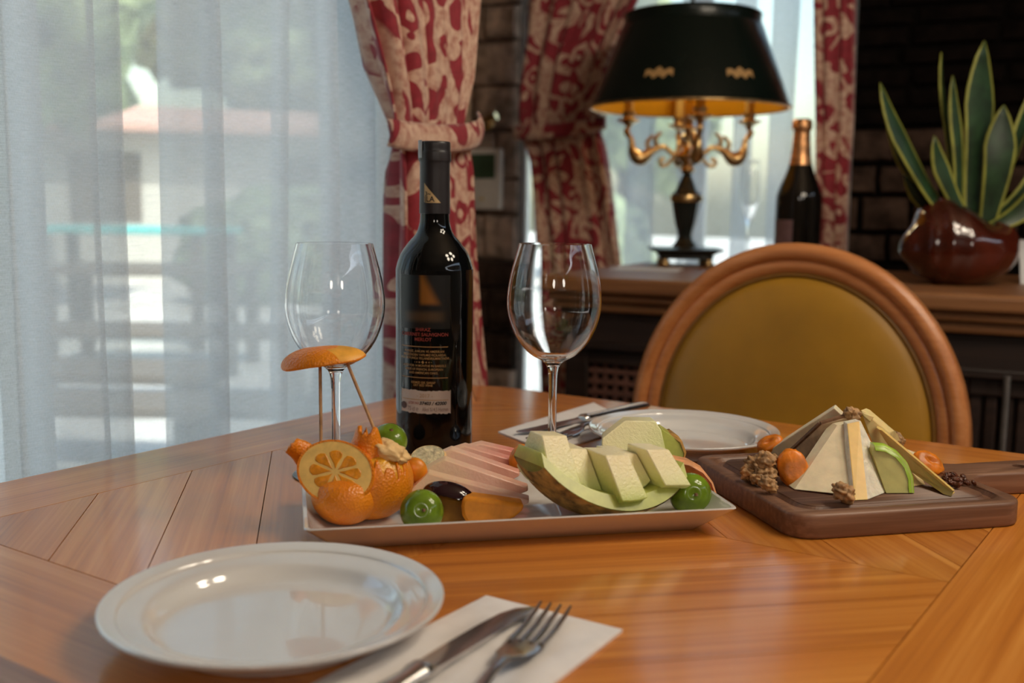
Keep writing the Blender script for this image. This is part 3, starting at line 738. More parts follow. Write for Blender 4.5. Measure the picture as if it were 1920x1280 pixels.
# shade
zs0, zs1 = zat(203), zat(52)
rb, rtop = 182*mp, 127*mp
sh = ob('shade', lathe([(rb, zs0), (rtop, zs1), (rtop*.985, zs1+.002), (rb-.0035, zs0+.0005), (rb, zs0)], 64), None, lm, smooth=40, mats=[M_shade, M_shadein], midx=[0]*64+[0]*64+[1]*64+[0]*64)
ob('shade_collar', lathe([(rtop*.985, zs1-.004), (rtop*.985, zs1+.004), (rtop*.97, zs1+.012), (rtop*.985, zat(30)), (rtop*.96, zat(27)), (rtop*.5, zat(26)), (.010, zat(25)), (.010, zat(27)), (rtop*.94, zat(30)), (rtop*.94, zs1-.004)], 64), M_shade, sh, smooth=40)
ob('rim_bead', tube([(rb*math.cos(2*PI*i/64), rb*math.sin(2*PI*i/64), zs0) for i in range(65)], .003, 8, False), M_gold, sh, smooth=60)
camang = math.atan2(CAM.y-lp_.y, CAM.x-lp_.x)-math.radians(30)
for da in (-.33, .53, 1.6, 2.7, 3.7, -1.5):
    zc = zs0+(zs1-zs0)*.30; rc = rb+(rtop-rb)*.30+.0008; V, F = [], []
    for k in range(17):
        x = (k-8)/8; top_ = .006+.010*abs(math.cos(x*PI*1.25))*(1-abs(x)*.55); bot = -.006+.004*abs(x)+.004*math.cos(x*9)
        for h in (bot, top_):
            an = camang+da+x*.155; r_ = rc+(rtop-rb)*(h/(zs1-zs0)); V.append((r_*math.cos(an), r_*math.sin(an), zc+h))
    for k in range(16): F.append((2*k, 2*k+2, 2*k+3, 2*k+1))
    ob('gilt_motif', (V, F), M_goldprint, sh, solid=.0006)
l_ = lamp('lamp_glow', (lp_.x, lp_.y, SZ+zs0+.10), .8, (1, .80, .45), .02)

# ------------------------------------------------------------------ sparkling wine bottle, flute, planter, card on the sideboard
bp = spot(1492, 505, SZ); k = depth(bp)/FPX
bt = thing('champagne_bottle', 'dark sparkling wine bottle with a gold foil neck', 'bottle', (bp.x, bp.y, SZ))
rb_ = 42*k
H_ = (505-228)*k
ob('body', lathe([(0, .004), (rb_*.6, 0)]+rprof([(rb_*.96, .002), (rb_, .010), (rb_, H_*.42), (rb_*.93, H_*.52), (rb_*.60, H_*.65), (rb_*.40, H_*.76), (rb_*.36, H_*.84)], 5)+[(0, H_*.84)], 40), M_fizz, bt, smooth=50)
ob('foil', lathe([(0, H_*.60)]+rprof([(rb_*.52, H_*.685), (rb_*.44, H_*.75), (rb_*.39, H_*.85), (rb_*.37, H_*.92), (rb_*.44, H_*.935), (rb_*.42, H_*.985), (rb_*.30, H_)], 4)+[(0, H_)], 28), M_foil, bt, smooth=50)
def wrap(poly_v, poly_f, r, a0, z0): return [(r*math.cos(a0+x/r), r*math.sin(a0+x/r), z0+y) for x, y in poly_v], poly_f
def patch(wd, ht, r, a0, z0, n=14, edge=None):
    V, F = [], []
    for j in range(2):
        for i in range(n+1):
            x = -wd/2+wd*i/n; y = (-ht/2 if j == 0 else ht/2)+(edge(i, j) if edge else 0); V.append((x, y))
    for i in range(n): F.append((i, i+1, n+2+i, n+1+i))
    return wrap(V, F, r, a0, z0)
cb_ = math.atan2(CAM.y-bp.y, CAM.x-bp.x)
ob('label', patch(.052, .085, rb_+.0004, cb_-.75, H_*.20), plain('mauve_label', (.20, .12, .13), .6), bt, solid=.0003)
fp = spot(1400, 492, SZ); k = depth(fp)/FPX
fl = thing('champagne_flute', 'slim clear flute glass between the lamp and sparkling wine bottle', 'glass', (fp.x, fp.y, SZ))
ob('bowl', lathe([(0, .001), (.030, .001), (.031, .003), (.006, .008), (.0035, .02), (.0035, .085)]+rprof([(.006, .095), (.017, .125), (.0235, .17), (.0225, .225), (.021, .245)], 5)+[(.0195, .245)]+rprof([(.0212, .225), (.022, .17), (.0155, .127), (0, .101)], 5), 32), M_glass, fl, smooth=60)
pp_ = spot(1790, 533, SZ); k = depth(pp_)/FPX
pl = thing('snake_plant', 'potted snake plant in a glossy oxblood shell-shaped planter', 'plant', (pp_.x, pp_.y, SZ))
ux = Vector((rt.x, rt.y, 0)).normalized(); uy = Vector((-ux.y, ux.x, 0)); pl.rotation_euler = (0, 0, math.atan2(ux.y, ux.x))
def pot(d):
    x, y, z_ = d; wx = 106*k; h = 74*k
    q_ = max(0, min(1, (-x-.05)/.95)); rib = -.085*abs(math.sin(q_*9.5))*min(1, q_*4)
    top_ = 1.05+.42*math.exp(-((x+.48)/.42)**2)-.22*math.exp(-((x-.42)/.26)**2)+.16*math.exp(-((x-.92)/.2)**2)
    pz = z_*h*(top_ if z_ > 0 else .98)
    px_ = x*wx*(1+.05*(x > .7)); py_ = y*wx*.78
    s_ = 1+rib
    return Vector((px_*s_, py_*s_, max(pz*(1+rib*.6), -h*.90)+h*.90))
pv, pf = ball(56, 32, pot)
hz_ = 70*k*1.9*.80
keep = [q for q in pf if not all((-.02 < pv[i][0] < .062 and abs(pv[i][1]) < .042 and pv[i][2] > .085) for i in q)]
ob('pot', (pv, keep), M_pot, pl, smooth=180, solid=.006)
ob('soil', lathe([(0, 0), (.035, 0), (.050, .006), (.035, .012), (0, .014)], 24), M_soil, pl, smooth=60, loc=(.014, 0, .098))
def leaf(base, tip, wid, bend, curl, face):
    """sword leaf: green blade between yellow margins; base/tip in the planter's frame"""
    b_, t_ = Vector(base), Vector(tip); n = 12; V, F, mi = [], [], []
    ax = (t_-b_); side = Vector((math.cos(face), math.sin(face), 0)); side = (side-ax.normalized()*side.dot(ax.normalized())).normalized(); nrm = ax.cross(side).normalized()
    for i in range(n+1):
        t = i/n; c = b_+ax*t+nrm*bend*math.sin(PI*t)*.8+side*curl*math.sin(PI*t)
        w_ = wid*(.55+1.1*t-.35*t*t)*min(1, (1-t)*3.2)**.7+.0004
        mg = max(w_-.0045, w_*.62)
        for x in (-w_, -mg, 0, mg, w_): V.append(tuple(c+side*x+nrm*(.22*abs(x)+.002*math.sin(t*9))))
    for i in range(n):
        for j in range(4): a = i*5+j; F.append((a, a+1, a+6, a+5)); mi.append(1 if j in (0, 3) else 0)
    ob('leaf', (V, F), None, pl, smooth=180, mats=[M_leafg, M_leafy], midx=mi, solid=.0022)
def lf(bx, tx, ty, w_, dy, bend=.01, curl=0, face=0, by=0):
    kx = k
    leaf(((bx-1790)*kx*.8+.006, by*.8, .100), ((tx-1790)*kx, dy, (533-ty)*kx), w_, bend, curl, face)
lf(1775, 1622, 168, .017, -.02, .010, -.012, .5, -.01); lf(1790, 1655, 230, .014, .03, -.01, -.01, -.4, .02)
lf(1800, 1750, 105, .013, .03, .012, .012, .9, .02); lf(1785, 1757, 152, .011, -.01, .004, .004, .3, -.01)
lf(1815, 1815, 88, .026, .00, .006, .006, .25, .0); lf(1840, 1845, 205, .024, -.03, -.006, .004, -.15, -.02)
lf(1805, 1722, 262, .014, -.03, .01, -.008, .2, -.03); lf(1850, 1935, 140, .015, .02, .01, .010, .5, .01)
lf(1850, 1950, 270, .012, .0, -.01, .01, .2, .02); lf(1838, 1945, 318, .019, -.035, .012, .014, -.5, -.03)
lf(1812, 1800, 300, .012, .035, .006, 0, .8, .03); lf(1795, 1690, 330, .012, .02, .0, -.01, -.2, .03)
cp = spot(1915, 533, SZ)
tag(ob('menu_card', join(prism([(-.035, 0), (.035, 0), (.035, .002), (-.035, .002)], 0, .085)), M_paper, rot=(math.radians(-22), 0, PHI+.25), loc=(cp.x+.03, cp.y+.02, SZ)), 'white card leaning beside the shell planter', 'card')
dp = spot(1188, 508, SZ)
tag(ob('paper_sheet', xform(box(-.07, .07, -.05, .05, 0, .0015), Matrix.Rotation(.3, 4, 'Z')), M_paper, loc=(dp.x, dp.y+.06, SZ+.0006)), 'pale paper sheet on the sideboard left of the lamp', 'paper')

# ------------------------------------------------------------------ plates
PR = .0965
plate_prof = [(0, .0045), (.055, .0045), (.064, .0052), (.069, .0085), (.073, .0130), (.078, .0150), (.086, .0172), (.0875, .0186), (.094, .0206), (.0962, .0212), (.0970, .0202), (.0955, .0180),
              (.085, .0140), (.074, .0095), (.066, .0035), (.064, .0005), (.060, .0005), (.058, .0022), (0, .0022)]
pq = (spot(187, 1150, TZ+.0205)+spot(822, 1108, TZ+.0205))/2; pq2 = (spot(540, 1009, TZ+.0205)+spot(490, 1232, TZ+.0205))/2
pc1 = (pq+pq2)/2
pc2 = (spot(1101, 797, TZ+.0205)+spot(1463, 806, TZ+.0205))/2
lab_ = ['white round dinner plate in the foreground beside the paper napkin', 'white round dinner plate behind the melon in front of the chair']
for c, lb in zip((pc1, pc2), lab_):
    tag(ob('dinner_plate', lathe(rprof(plate_prof, 3), 96), M_porc, smooth=50, loc=(c.x, c.y, TZ)), lb, 'plate', 'white dinner plates')

# ------------------------------------------------------------------ napkins with cutlery
def napkin(name, label, corners, seed, z=TZ):
    """folded paper napkin: four corners in order, three layers, rumpled on top"""
    A, Bc, Cc, D = [Vector((c[0], c[1], 0)) for c in corners]; n = 22; m = 30
    V, F = [], []
    def P2(u, v): return A*(1-u)*(1-v)+Bc*u*(1-v)+Cc*u*v+D*(1-u)*v
    for lay in (0, 1):
        for j in range(m+1):
            for i in range(n+1):
                u, v = i/n, j/m; q = P2(u, v); e = min(u, 1-u, v, 1-v)
                h = .0003 if lay == 0 else .0020+.0042*noise.noise(Vector((q.x*38+seed, q.y*26, seed)))*min(1, e*7)+.0012*noise.noise(Vector((q.x*120, q.y*90+seed, 2)))*min(1, e*12)+.0012*min(1, e*14)
                V.append((q.x, q.y, z+h))
    W = (n+1)*(m+1)
    for lay in (0, 1):
        for j in range(m):
            for i in range(n):
                a = lay*W+j*(n+1)+i; q = (a, a+1, a+n+2, a+n+1); F.append(q if lay else q[::-1])
    rim = [i for i in range(n+1)]+[j*(n+1)+n for j in range(1, m+1)]+[m*(n+1)+i for i in range(n-1, -1, -1)]+[j*(n+1) for j in range(m-1, 0, -1)]
    for k_ in range(len(rim)): a, b = rim[k_], rim[(k_+1) % len(rim)]; F.append((a, b, b+W, a+W))
    return tag(ob(name, (V, F), M_napkin, smooth=60), label, 'napkin')
napkin('paper_napkin', 'white folded paper napkin under the knife and fork in the foreground', [(-.373, .335), (-.268, .335), (-.2785, .524), (-.374, .521)], 3)
napkin('paper_napkin', 'white folded paper napkin under the far cutlery left of the far plate', [spot(1030, 850)[:2], spot(1195, 800)[:2], spot(1113, 757)[:2], spot(934, 812)[:2]], 9)
def knife(label, loc, rz):
    t = thing('table_knife', label, 'knife', loc, rz)
    # along +y, tip at y = .19
    out = []
    for y, xl, xr, h in ((.085, -.0062, .0062, .0022), (.095, -.0092, .0060, .0012), (.12, -.0098, .0062, .0010), (.15, -.0096, .0064, .0010), (.172, -.0080, .0066, .0009), (.184, -.0045, .0066, .0008), (.190, .0015, .0055, .0007)):
        out.append([(xl, y, .0035), ((xl+xr)/2, y, .0035+h), (xr, y, .0035+h*.9), (xr, y, .0035-h*.9), ((xl+xr)/2, y, .0035-h)])
    ob('blade', loops(out), M_steel, t, smooth=40)
    hd = []
    for y, wd, h in ((-.03, .0085, .0040), (-.02, .0098, .0046), (.03, .0080, .0042), (.072, .0062, .0036), (.080, .0078, .0046), (.085, .0078, .0046), (.088, .0060, .0026)):
        hd.append([(wd*math.cos(2*PI*i/14), y, .0045+h*math.sin(2*PI*i/14)) for i in range(14)])
    ob('handle', loops(hd), M_steel, t, smooth=50)
    return t
def fork(label, loc, rz):
    t = thing('table_fork', label, 'fork', loc, rz)
    hd = []
    for y, wd, h, z_ in ((-.04, .0070, .0012, .0022), (-.03, .0085, .0018, .0024), (.03, .0055, .0022, .0032), (.075, .0032, .0020, .0075), (.092, .0031, .0018, .0078), (.100, .0060, .0014, .0062), (.106, .0098, .0011, .0046), (.118, .0108, .0010, .0030), (.130, .0106, .0010, .0024)):
        hd.append([(wd*math.cos(2*PI*i/14), y, z_+h*math.sin(2*PI*i/14)) for i in range(14)])
    ob('handle', loops(hd), M_steel, t, smooth=50)
    for i in range(4):
        x = (i-1.5)*.0062; path = [(x, y, z_) for y, z_ in ((.127, .0025), (.140, .0021), (.155, .0024), (.170, .0042), (.180, .0062))]
        ob('tine', tube(path, [.0021, .0019, .0017, .0014, .0008], 8), M_steel, t, smooth=60)
    return t
def lay(fn, label, tip, mid, L, z):
    """lay cutlery so that its tip and its neck fall on two table points"""
    d = Vector((tip[0]-mid[0], tip[1]-mid[1])); a = math.atan2(d.y, d.x)-PI/2; d.normalize()
    return fn(label, (tip[0]-d.x*L, tip[1]-d.y*L, z), a)
kt, km = spot(988, 1138, TZ+.0065), spot(842, 1228, TZ+.0065)
lay(knife, 'steel table knife on the foreground napkin, left of the fork', kt, km, .19, TZ+.0035)
ft, fm = spot(1042, 1134, TZ+.009), spot(958, 1226, TZ+.009)
lay(fork, 'steel four tined fork on the foreground napkin, right of the knife', ft, fm, .18, TZ+.0035)
lay(knife, 'steel table knife on the far napkin, partly hidden by the wine glass stem', spot(975, 812, TZ+.006), spot(1125, 780, TZ+.006), .19, TZ+.0035)
lay(fork, 'steel fork on the far napkin closest to the far plate', spot(1000, 830, TZ+.006), spot(1125, 797, TZ+.006), .18, TZ+.0035)

# ------------------------------------------------------------------ wine glasses
def wine_glass(label, c):
    H = .2100
    outer = rprof([(.0385, .0006), (.0385, .0016), (.030, .0028), (.012, .0060), (.0055, .0120), (.0040, .030), (.0040, .070), (.0050, .090), (.0095, .0985), (.023, .1065), (.035, .1210), (.0425, .1400), (.0445, .1570), (.0420, .1780), (.0370, .1980), (.0338, H)], 6)
    inner = rprof([(.0327, H-.0002), (.0360, .1980), (.0410, .1780), (.0435, .1570), (.0415, .1405), (.034, .1222), (.022, .1085), (.010, .1022), (0, .1010)], 6)
    return tag(ob('wine_glass', lathe([(0, .0018), (.025, .0012)]+outer+inner, 72), M_glass, smooth=60, loc=(c.x, c.y, TZ)), label, 'glass', 'large clear wine glasses')
wine_glass('clear wine glass behind the orange peel umbrella, left of the bottle', spot(631, 889))
wine_glass('clear wine glass right of the wine bottle, behind the melon', spot(1034, 868))

# ------------------------------------------------------------------ the wine bottle
bc = spot(814, 838)
wb = thing('wine_bottle', 'dark red wine bottle with black capsule and small paper label', 'bottle', (bc.x, bc.y, TZ))
RB = .0384
bprof = rprof([(RB*.80, .0008), (RB*.97, .003), (RB, .008), (RB, .09), (RB*1.004, .172), (RB*.99, .183), (.0335, .1965), (.026, .2075), (.0185, .2165), (.0152, .226), (.0142, .236), (.0140, .25)], 6)
ob('body', lathe([(0, .006), (RB*.5, .004), (RB*.72, 0)]+bprof+[(0, .25)], 64), M_bottle, wb, smooth=50)
ob('capsule', lathe([(.0145, .2360), (.0152, .2362)]+rprof([(.0152, .2365), (.0149, .26), (.0148, .2845), (.0158, .2868), (.0160, .290), (.0158, .296), (.0152, .2975), (.0152, .3045), (.0142, .3062)], 3)+[(0, .3064)], 48), M_capsule, wb, smooth=35)
AC = math.atan2(CAM.y-bc.y, CAM.x-bc.x)
AT = AC-math.radians(17)
RP = RB+.00035
def printed(name, txt, size, x, z, mat, bold=0, shear=0, align='CENTER', sx=1.0, r=RP, a0=None):
    v, f = text_mesh(txt, size, align, bold, shear, sx); v = [(px+x, py) for px, py in v]
    return ob(name, wrap(v, f, r, AT if a0 is None else a0, z), mat, wb)
def zb(y):
    lo, hi = 0, .4
    for _ in range(40):
        m_ = (lo+hi)/2; d = Vector((bc.x, bc.y, TZ+m_))-CAM
        if 640-FPX*d.dot(up)/d.dot(fw) > y: lo = m_
        else: hi = m_
    return lo
for txt, y in (('SHIRAZ', 610), ('CABERNET SAUVIGNON', 619), ('MERLOT', 628)): printed('print', txt, .0046, 0, zb(y), M_redprint, .00008)
for y in (641, 697):
    ob('gold_line', patch(.050, .0007, RP, AT, zb(y)), M_goldprint, wb)
for txt, y in (('FRANSIZ, AVRUPA VE AMERIKAN', 649.5), ('MEŞESİNDEN YAPILMIŞ FIÇILARDA', 656), ('14 AY BOYUNCA YILLANDIRILMAKTADIR.', 662), ('AGED FOR 14 MONTHS IN BARRELS', 675.5), ('MADE OF FRENCH, EUROPEAN', 682), ('AND AMERICAN OAKS.', 688.5), ('KIRMIZI SEK ŞARAP', 706), ('DRY RED WINE', 711)):
    printed('print', txt, .0031, 0, zb(y), M_goldprint, .00004, sx=.93)
V, F = [], []
orn = join(*[([(x-.0016*w_, 0), (x, -.0016*w_), (x+.0016*w_, 0), (x, .0016*w_)], [(0, 1, 2, 3)]) for x, w_ in ((0, 1), (-.0035, .6), (.0035, .6), (-.0062, .45), (.0062, .45), (-.0085, .3), (.0085, .3))])
ob('print', wrap(orn[0], orn[1], RP, AT, zb(669)), M_goldprint, wb)
# the large front emblem: amber triangle over a dim band (softened in the picture)
def emblem_mat():
    m, n, l, p = new_mat('soft_amber_emblem'); setp(p, rough=.35, base=(.004, .005, .006))
    tc_ = n.new('ShaderNodeTexCoord'); sp = n.new('ShaderNodeSeparateXYZ'); l.new(tc_.outputs['UV'], sp.inputs[0])
    def mth(op, a, b=None, c_=None):
        q = n.new('ShaderNodeMath'); q.operation = op
        for k_, v_ in enumerate((a, b, c_)):
            if v_ is None: continue
            if isinstance(v_, (int, float)): q.inputs[k_].default_value = v_
            else: l.new(v_, q.inputs[k_])
        return q.outputs[0]
    def smooth_(v_, a, b):
        q = n.new('ShaderNodeMapRange'); q.interpolation_type = 'SMOOTHSTEP'; q.inputs[1].default_value = a; q.inputs[2].default_value = b; l.new(v_, q.inputs[0]); return q.outputs[0]
    x, y = sp.outputs[0], sp.outputs[1]           # 0..1 over the emblem
    left = smooth_(x, .40, .50); right_ = smooth_(mth('ADD', mth('MULTIPLY', x, 1.9), y), 2.15, 1.75); low_ = smooth_(y, .40, .52)
    tri_ = mth('MULTIPLY', mth('MULTIPLY', left, right_), low_)
    band = mth('MULTIPLY', mth('MULTIPLY', smooth_(y, .08, .20), smooth_(y, .38, .26)), mth('MULTIPLY', smooth_(x, .0, .3), smooth_(x, 1.0, .7)))
    c_ = mixc(n, l, tri_, (.004, .005, .006), (.27, .105, .014)); c_ = mixc(n, l, mth('MULTIPLY', band, .5), c_, (.15, .085, .035))
    l.new(c_, p.inputs['Base Color']); return m
V, F, UV = [], [], []
for j in range(2):
    for i in range(21): V.append((-.027+.054*i/20, -.026+.052*j)); UV.append((i/20, j))
for i in range(20): F.append((i, i+1, 22+i, 21+i))
wv_ = wrap(V, F, RP-.0001, AT, zb(560)); ob('emblem', wv_, emblem_mat(), wb, uv=UV)
# strip label
rj = random.Random(5)
jit = [rj.uniform(-.0006, .0006) for _ in range(60)]
lb_ = ob('paper_strip', patch(.0545, .0225, RP, AT+.02, zb(741), 28, lambda i, j: jit[i+30*j]), M_label, wb, solid=.0002)
RL = RP+.0004
z0_ = zb(741)
printed('print', '- 2017 -', .0052, .002, z0_+.0062, plain('pale_gold_ink', (.50, .36, .20), .5, var=0), .00005, r=RL)
ob('gold_line', patch(.050, .0006, RL, AT+.02, z0_+.0022), M_goldprint, wb)
printed('print', '37403 / 42000', .0046, .010, z0_-.0012, M_ink, .00016, .25, r=RL)
printed('print', 'ŞİŞE NO', .0030, -.0100, z0_-.0012, M_redprint, .00003, .25, r=RL)
printed('print', '75 cl ℮', .0060, -.0105, z0_-.0072, M_greyink, .00008, sx=.75, r=RL)
printed('print', 'Alkol %14,5 Hacmen', .0056, .0128, z0_-.0072, M_greyink, .00006, sx=.55, r=RL)
cv = [(.0042*math.cos(2*PI*i/20)-.0222, .0036*math.sin(2*PI*i/20)) for i in range(20)]
ob('print', wrap(cv, [tuple(range(20))], RL, AT, z0_-.0045), plain('plum_ink', (.09, .045, .045), .5), wb)
# capsule emblem and tax strip
RC = .01535; ta = AC-math.radians(10)
zt_ = zb(366)
t3 = ([(-.0086, -.0085), (.0086, -.0085), (-.0086, .0108)], [(0, 1, 2)])
for nseg in (1,):
    V, F = [], []
    for i in range(13):
        x = -.0086+.0172*i/12; top_ = -.0085+.0193*(1-i/12); V += [(x, -.0085), (x, top_)]
    for i in range(12): F.append((2*i, 2*i+2, 2*i+3, 2*i+1))
    ob('gold_triangle', wrap(V, F, RC, ta, zt_+.001), plain('gold_label', (.62, .44, .22), .45, var=.1), wb)
printed('print', 'JLA', .0076, -.0030, zt_-.0040, M_ink, .0001, r=RC+.0002, a0=ta)
printed('print', '3~', .0058, -.0045, zt_+.0012, M_ink, .0001, r=RC+.0002, a0=ta)
ob('tax_strip', join(patch(.010, .017, .01645, AC-1.20, .2985)), plain('grey_tax_strip', (.34, .34, .36), .35), wb, solid=.0003)

# ------------------------------------------------------------------ the platter
A2 = math.radians(46.5)
ea = Vector((math.cos(A2), math.sin(A2), 0)); eb = Vector((-math.sin(A2), math.cos(A2), 0))
fl_ = spot(570, 1002, TZ+.019); frr = spot(1391, 957, TZ+.022); bl = spot(562, 902, TZ+.021)
La = (frr-fl_).dot(ea); Lb = (bl-fl_).dot(eb)
pcen = fl_+ea*La/2+eb*Lb/2; pcen.z = TZ
hx, hy = La/2, Lb/2
rg = lambda ix, z_, r: [(x, y, z_) for x, y in rrect(hx-ix, hy-ix, r, 6)]
plt_ = tag(ob('serving_platter', loops([rg(.024, 0, .006), rg(.022, .0005, .006), rg(.014, .008, .006), rg(.003, .0185, .005), rg(0, .0215, .005), rg(.0006, .0225, .005), rg(.003, .0220, .005), rg(.008, .0150, .005), rg(.018, .0065, .006), rg(.028, .0045, .008)]), M_porc, smooth=35, loc=pcen, rot=(0, 0, A2)),
           'long white rectangular porcelain platter holding the fruit', 'platter')
FZ = TZ+.0048
RXY = Vector((rt.x, rt.y, 0)).normalized(); FXY = Vector((-RXY.y, RXY.x, 0)); ZZ = Vector((0, 0, 1))     # across, away, up
AZ = math.atan2(RXY.y, RXY.x)

# carved orange: a big half at the back right, a cut front lobe holding the slice
oc = spot(674, 990, FZ); ok = depth(oc)/FPX; oc = oc+FXY*.028
ob_ = thing('carved_orange', 'whole carved orange with toothed peel and exposed juicy top', 'orange', (oc.x, oc.y, FZ), AZ)
RO = 82*ok
mx_, mz_ = 13*ok, RO*.90                 # centre of the main half in the thing's frame
def obody(d, s=1.0):
    x, y, z_ = d
    zz_ = z_*.92 if z_ < .5 else .46+(z_-.5)*.86
    return Vector((x*RO*s+mx_, y*RO*.92*s, zz_*RO*s+mz_))
ob('pulp', ball(64, 40, lambda d: obody(d, .955)), M_opulp, ob_, smooth=180)
nu, nv = 112, 30; V, F = [], []
for j in range(nv+1):
    for i in range(nu):
        an = 2*PI*i/nu; da = (an-(1.5*PI+.85)+PI) % (2*PI)-PI
        right = math.exp(-(da/.95)**2)
        tooth = abs(((i/5.6) % 1)-.5)*2
        top_ = math.radians(66-56*right+(22*right+4)*tooth+6*math.sin(i*1.7))
        th = -PI/2+.02+(top_+PI/2-.02)*j/nv
        V.append(tuple(obody(Vector((math.cos(th)*math.cos(an), math.cos(th)*math.sin(an), math.sin(th))))))
for j in range(nv):
    for i in range(nu): a = j*nu+i; b = j*nu+(i+1) % nu; F.append((a, b, b+nu, a+nu))
ob('peel', (V, F), M_oskin, ob_, smooth=180, solid=.0024)
lx, lz, lr = -30*ok, 55*ok, 66*ok         # the front lobe
def lobe(d):
    zz_ = d.z*lr*.86
    if d.z > .45: zz_ = lr*.86*(.45+(d.z-.45)*.6)
    return Vector((lx+d.x*lr, -.013+d.y*.030, lz+zz_))
ob('front_lobe', ball(48, 32, lobe), M_oskin, ob_, smooth=180)
def tuft(d):
    q = 1+.30*noise.noise(d*2.2)+.22*noise.noise(d*5); return Vector((d.x*.0155*q, d.y*.012*q, d.z*.0075*q))
ob('pith_tuft', ball(40, 26, tuft), M_pith, ob_, smooth=180, loc=(mx_+36*ok, -.006, mz_+62*ok), rot=(0, .45, 0))
def ear(px, py, off, w_, h_, tilt, yaw_, bendr, taper, jag):
    base = deep(px, py, depth(oc)+off)-oc; base.z = deep(px, py, depth(oc)+off).z-FZ; lb_ = Vector((base.dot(RXY), base.dot(FXY), base.z))
    V, F = [], []; n = 12
    for j in range(n+1):
        for i in range(n+1):
            u, v = i/n*2-1, j/n; wd = w_*(1-taper*v**1.5)*(1+.06*math.sin(v*9+u*2)); x = u*wd; y = bendr*(1-(u*u))+.006*math.sin(v*2.6); V.append((x, y, v*h_*(1+jag*math.sin(u*9)*v)))
    for j in range(n):
        for i in range(n): a = j*(n+1)+i; F.append((a, a+1, a+n+2, a+n+1))
    return ob('peel_ear', (V, F), M_oskin, ob_, smooth=180, solid=.003, loc=lb_, rot=(-.1, tilt, yaw_))
ear(597, 876, -.018, 27*ok, 66*ok, -.85, .25, -.005, .35, .015)
ear(676, 890, -.020, 39*ok, 86*ok, .10, -.2, -.007, .62, .10)
# slice standing in the cut
sl = thing('orange_slice', 'round orange slice facing out of the carved orange', 'orange slice')
sp_ = deep(630, 885, depth(oc)-.030)
sl.matrix_world = Matrix.Translation(sp_) @ Matrix.Rotation(AZ-.12, 4, 'Z') @ Matrix.Rotation(math.radians(66), 4, 'X') @ Matrix.Rotation(math.radians(4), 4, 'Y') @ Matrix.Rotation(math.radians(-14), 4, 'Z')
SR = 75*ok; SRy = .80
ob('rind', lathe([(SR*.93, -.003), (SR*.985, -.003), (SR, -.0015), (SR, .0015), (SR*.985, .003), (SR*.93, .003), (SR*.93, -.003)], 64, 1, SRy), M_oskin, sl, smooth=50)
ob('pith', lathe([(0, -.0028), (SR*.94, -.0028), (SR*.94, .0028), (0, .0028)], 64, 1, SRy), M_pithy, sl, smooth=50)
for i in range(8):
    a = 2*PI*i/8+.25; q = []
    for r_, da in ((.07, 0), (.26, -.22), (.48, -.33), (.60, -.30), (.655, -.14), (.665, 0), (.655, .14), (.60, .30), (.48, .33), (.26, .22)):
        q.append((SR*r_*math.cos(a+da), SR*r_*math.sin(a+da)*SRy))
    o = ob('segment', prism(q, -.0032, .0032), M_opetal, sl, smooth=40, bevel=.0006)
# peel umbrella on two sticks
um = thing('orange_peel_umbrella', 'domed orange peel umbrella raised on two bamboo sticks', 'garnish')
ud = depth(oc)+.01; uc = deep(607, 682, ud); um.location = uc; um.rotation_euler = (0, math.radians(-6), AZ); uk = ud/FPX
nu, nv = 48, 12; V, F, mi = [], [], []
for j in range(nv+1):
    for i in range(nu):
        an = 2*PI*i/nu; q = j/nv
        rx = (77*uk)*(1+.05*math.cos(an*2+.4)+.03*math.sin(5*an)); ry = .017*(1+.06*math.sin(3*an))
        s_ = math.sin(q*PI/2); hgt = 36*uk*(math.cos(q*PI/2)**1.15)
        lift = .0012*math.sin(an*3)*s_+.004*max(0, math.cos(an))*s_*s_
        V.append((s_*rx*math.cos(an)-.006*(1-q), s_*ry*math.sin(an), hgt+lift-.001))
for j in range(nv):
    for i in range(nu):
        a = j*nu+i; b = j*nu+(i+1) % nu; F.append((a, b, b+nu, a+nu)); an = 2*PI*(i+.5)/nu; q = (j+.5)/nv
        mi.append(1 if (-1.05 < (an-2*PI if an > PI else an) < .35 and .30 < q < .88) else 0)
capo = ob('peel_cap', (V, F), None, um, smooth=180, mats=[M_oskin, M_opetalp], midx=mi, solid=.0022)
inv = Matrix.Translation(uc) @ Matrix.Rotation(AZ, 4, 'Z') @ Matrix.Rotation(math.radians(-6), 4, 'Y'); inv = inv.inverted()
g1 = deep(730, 826, depth(oc)+.024)
for a, b in ((deep(600, 672, ud), deep(602, 838, ud-.004)), (deep(646, 668, ud), deep(709, 822, depth(g1)-.012))):
    ob('bamboo_stick', tube([inv @ a, inv @ ((a+b)/2), inv @ b], .0013, 10), M_stick, um, smooth=60)

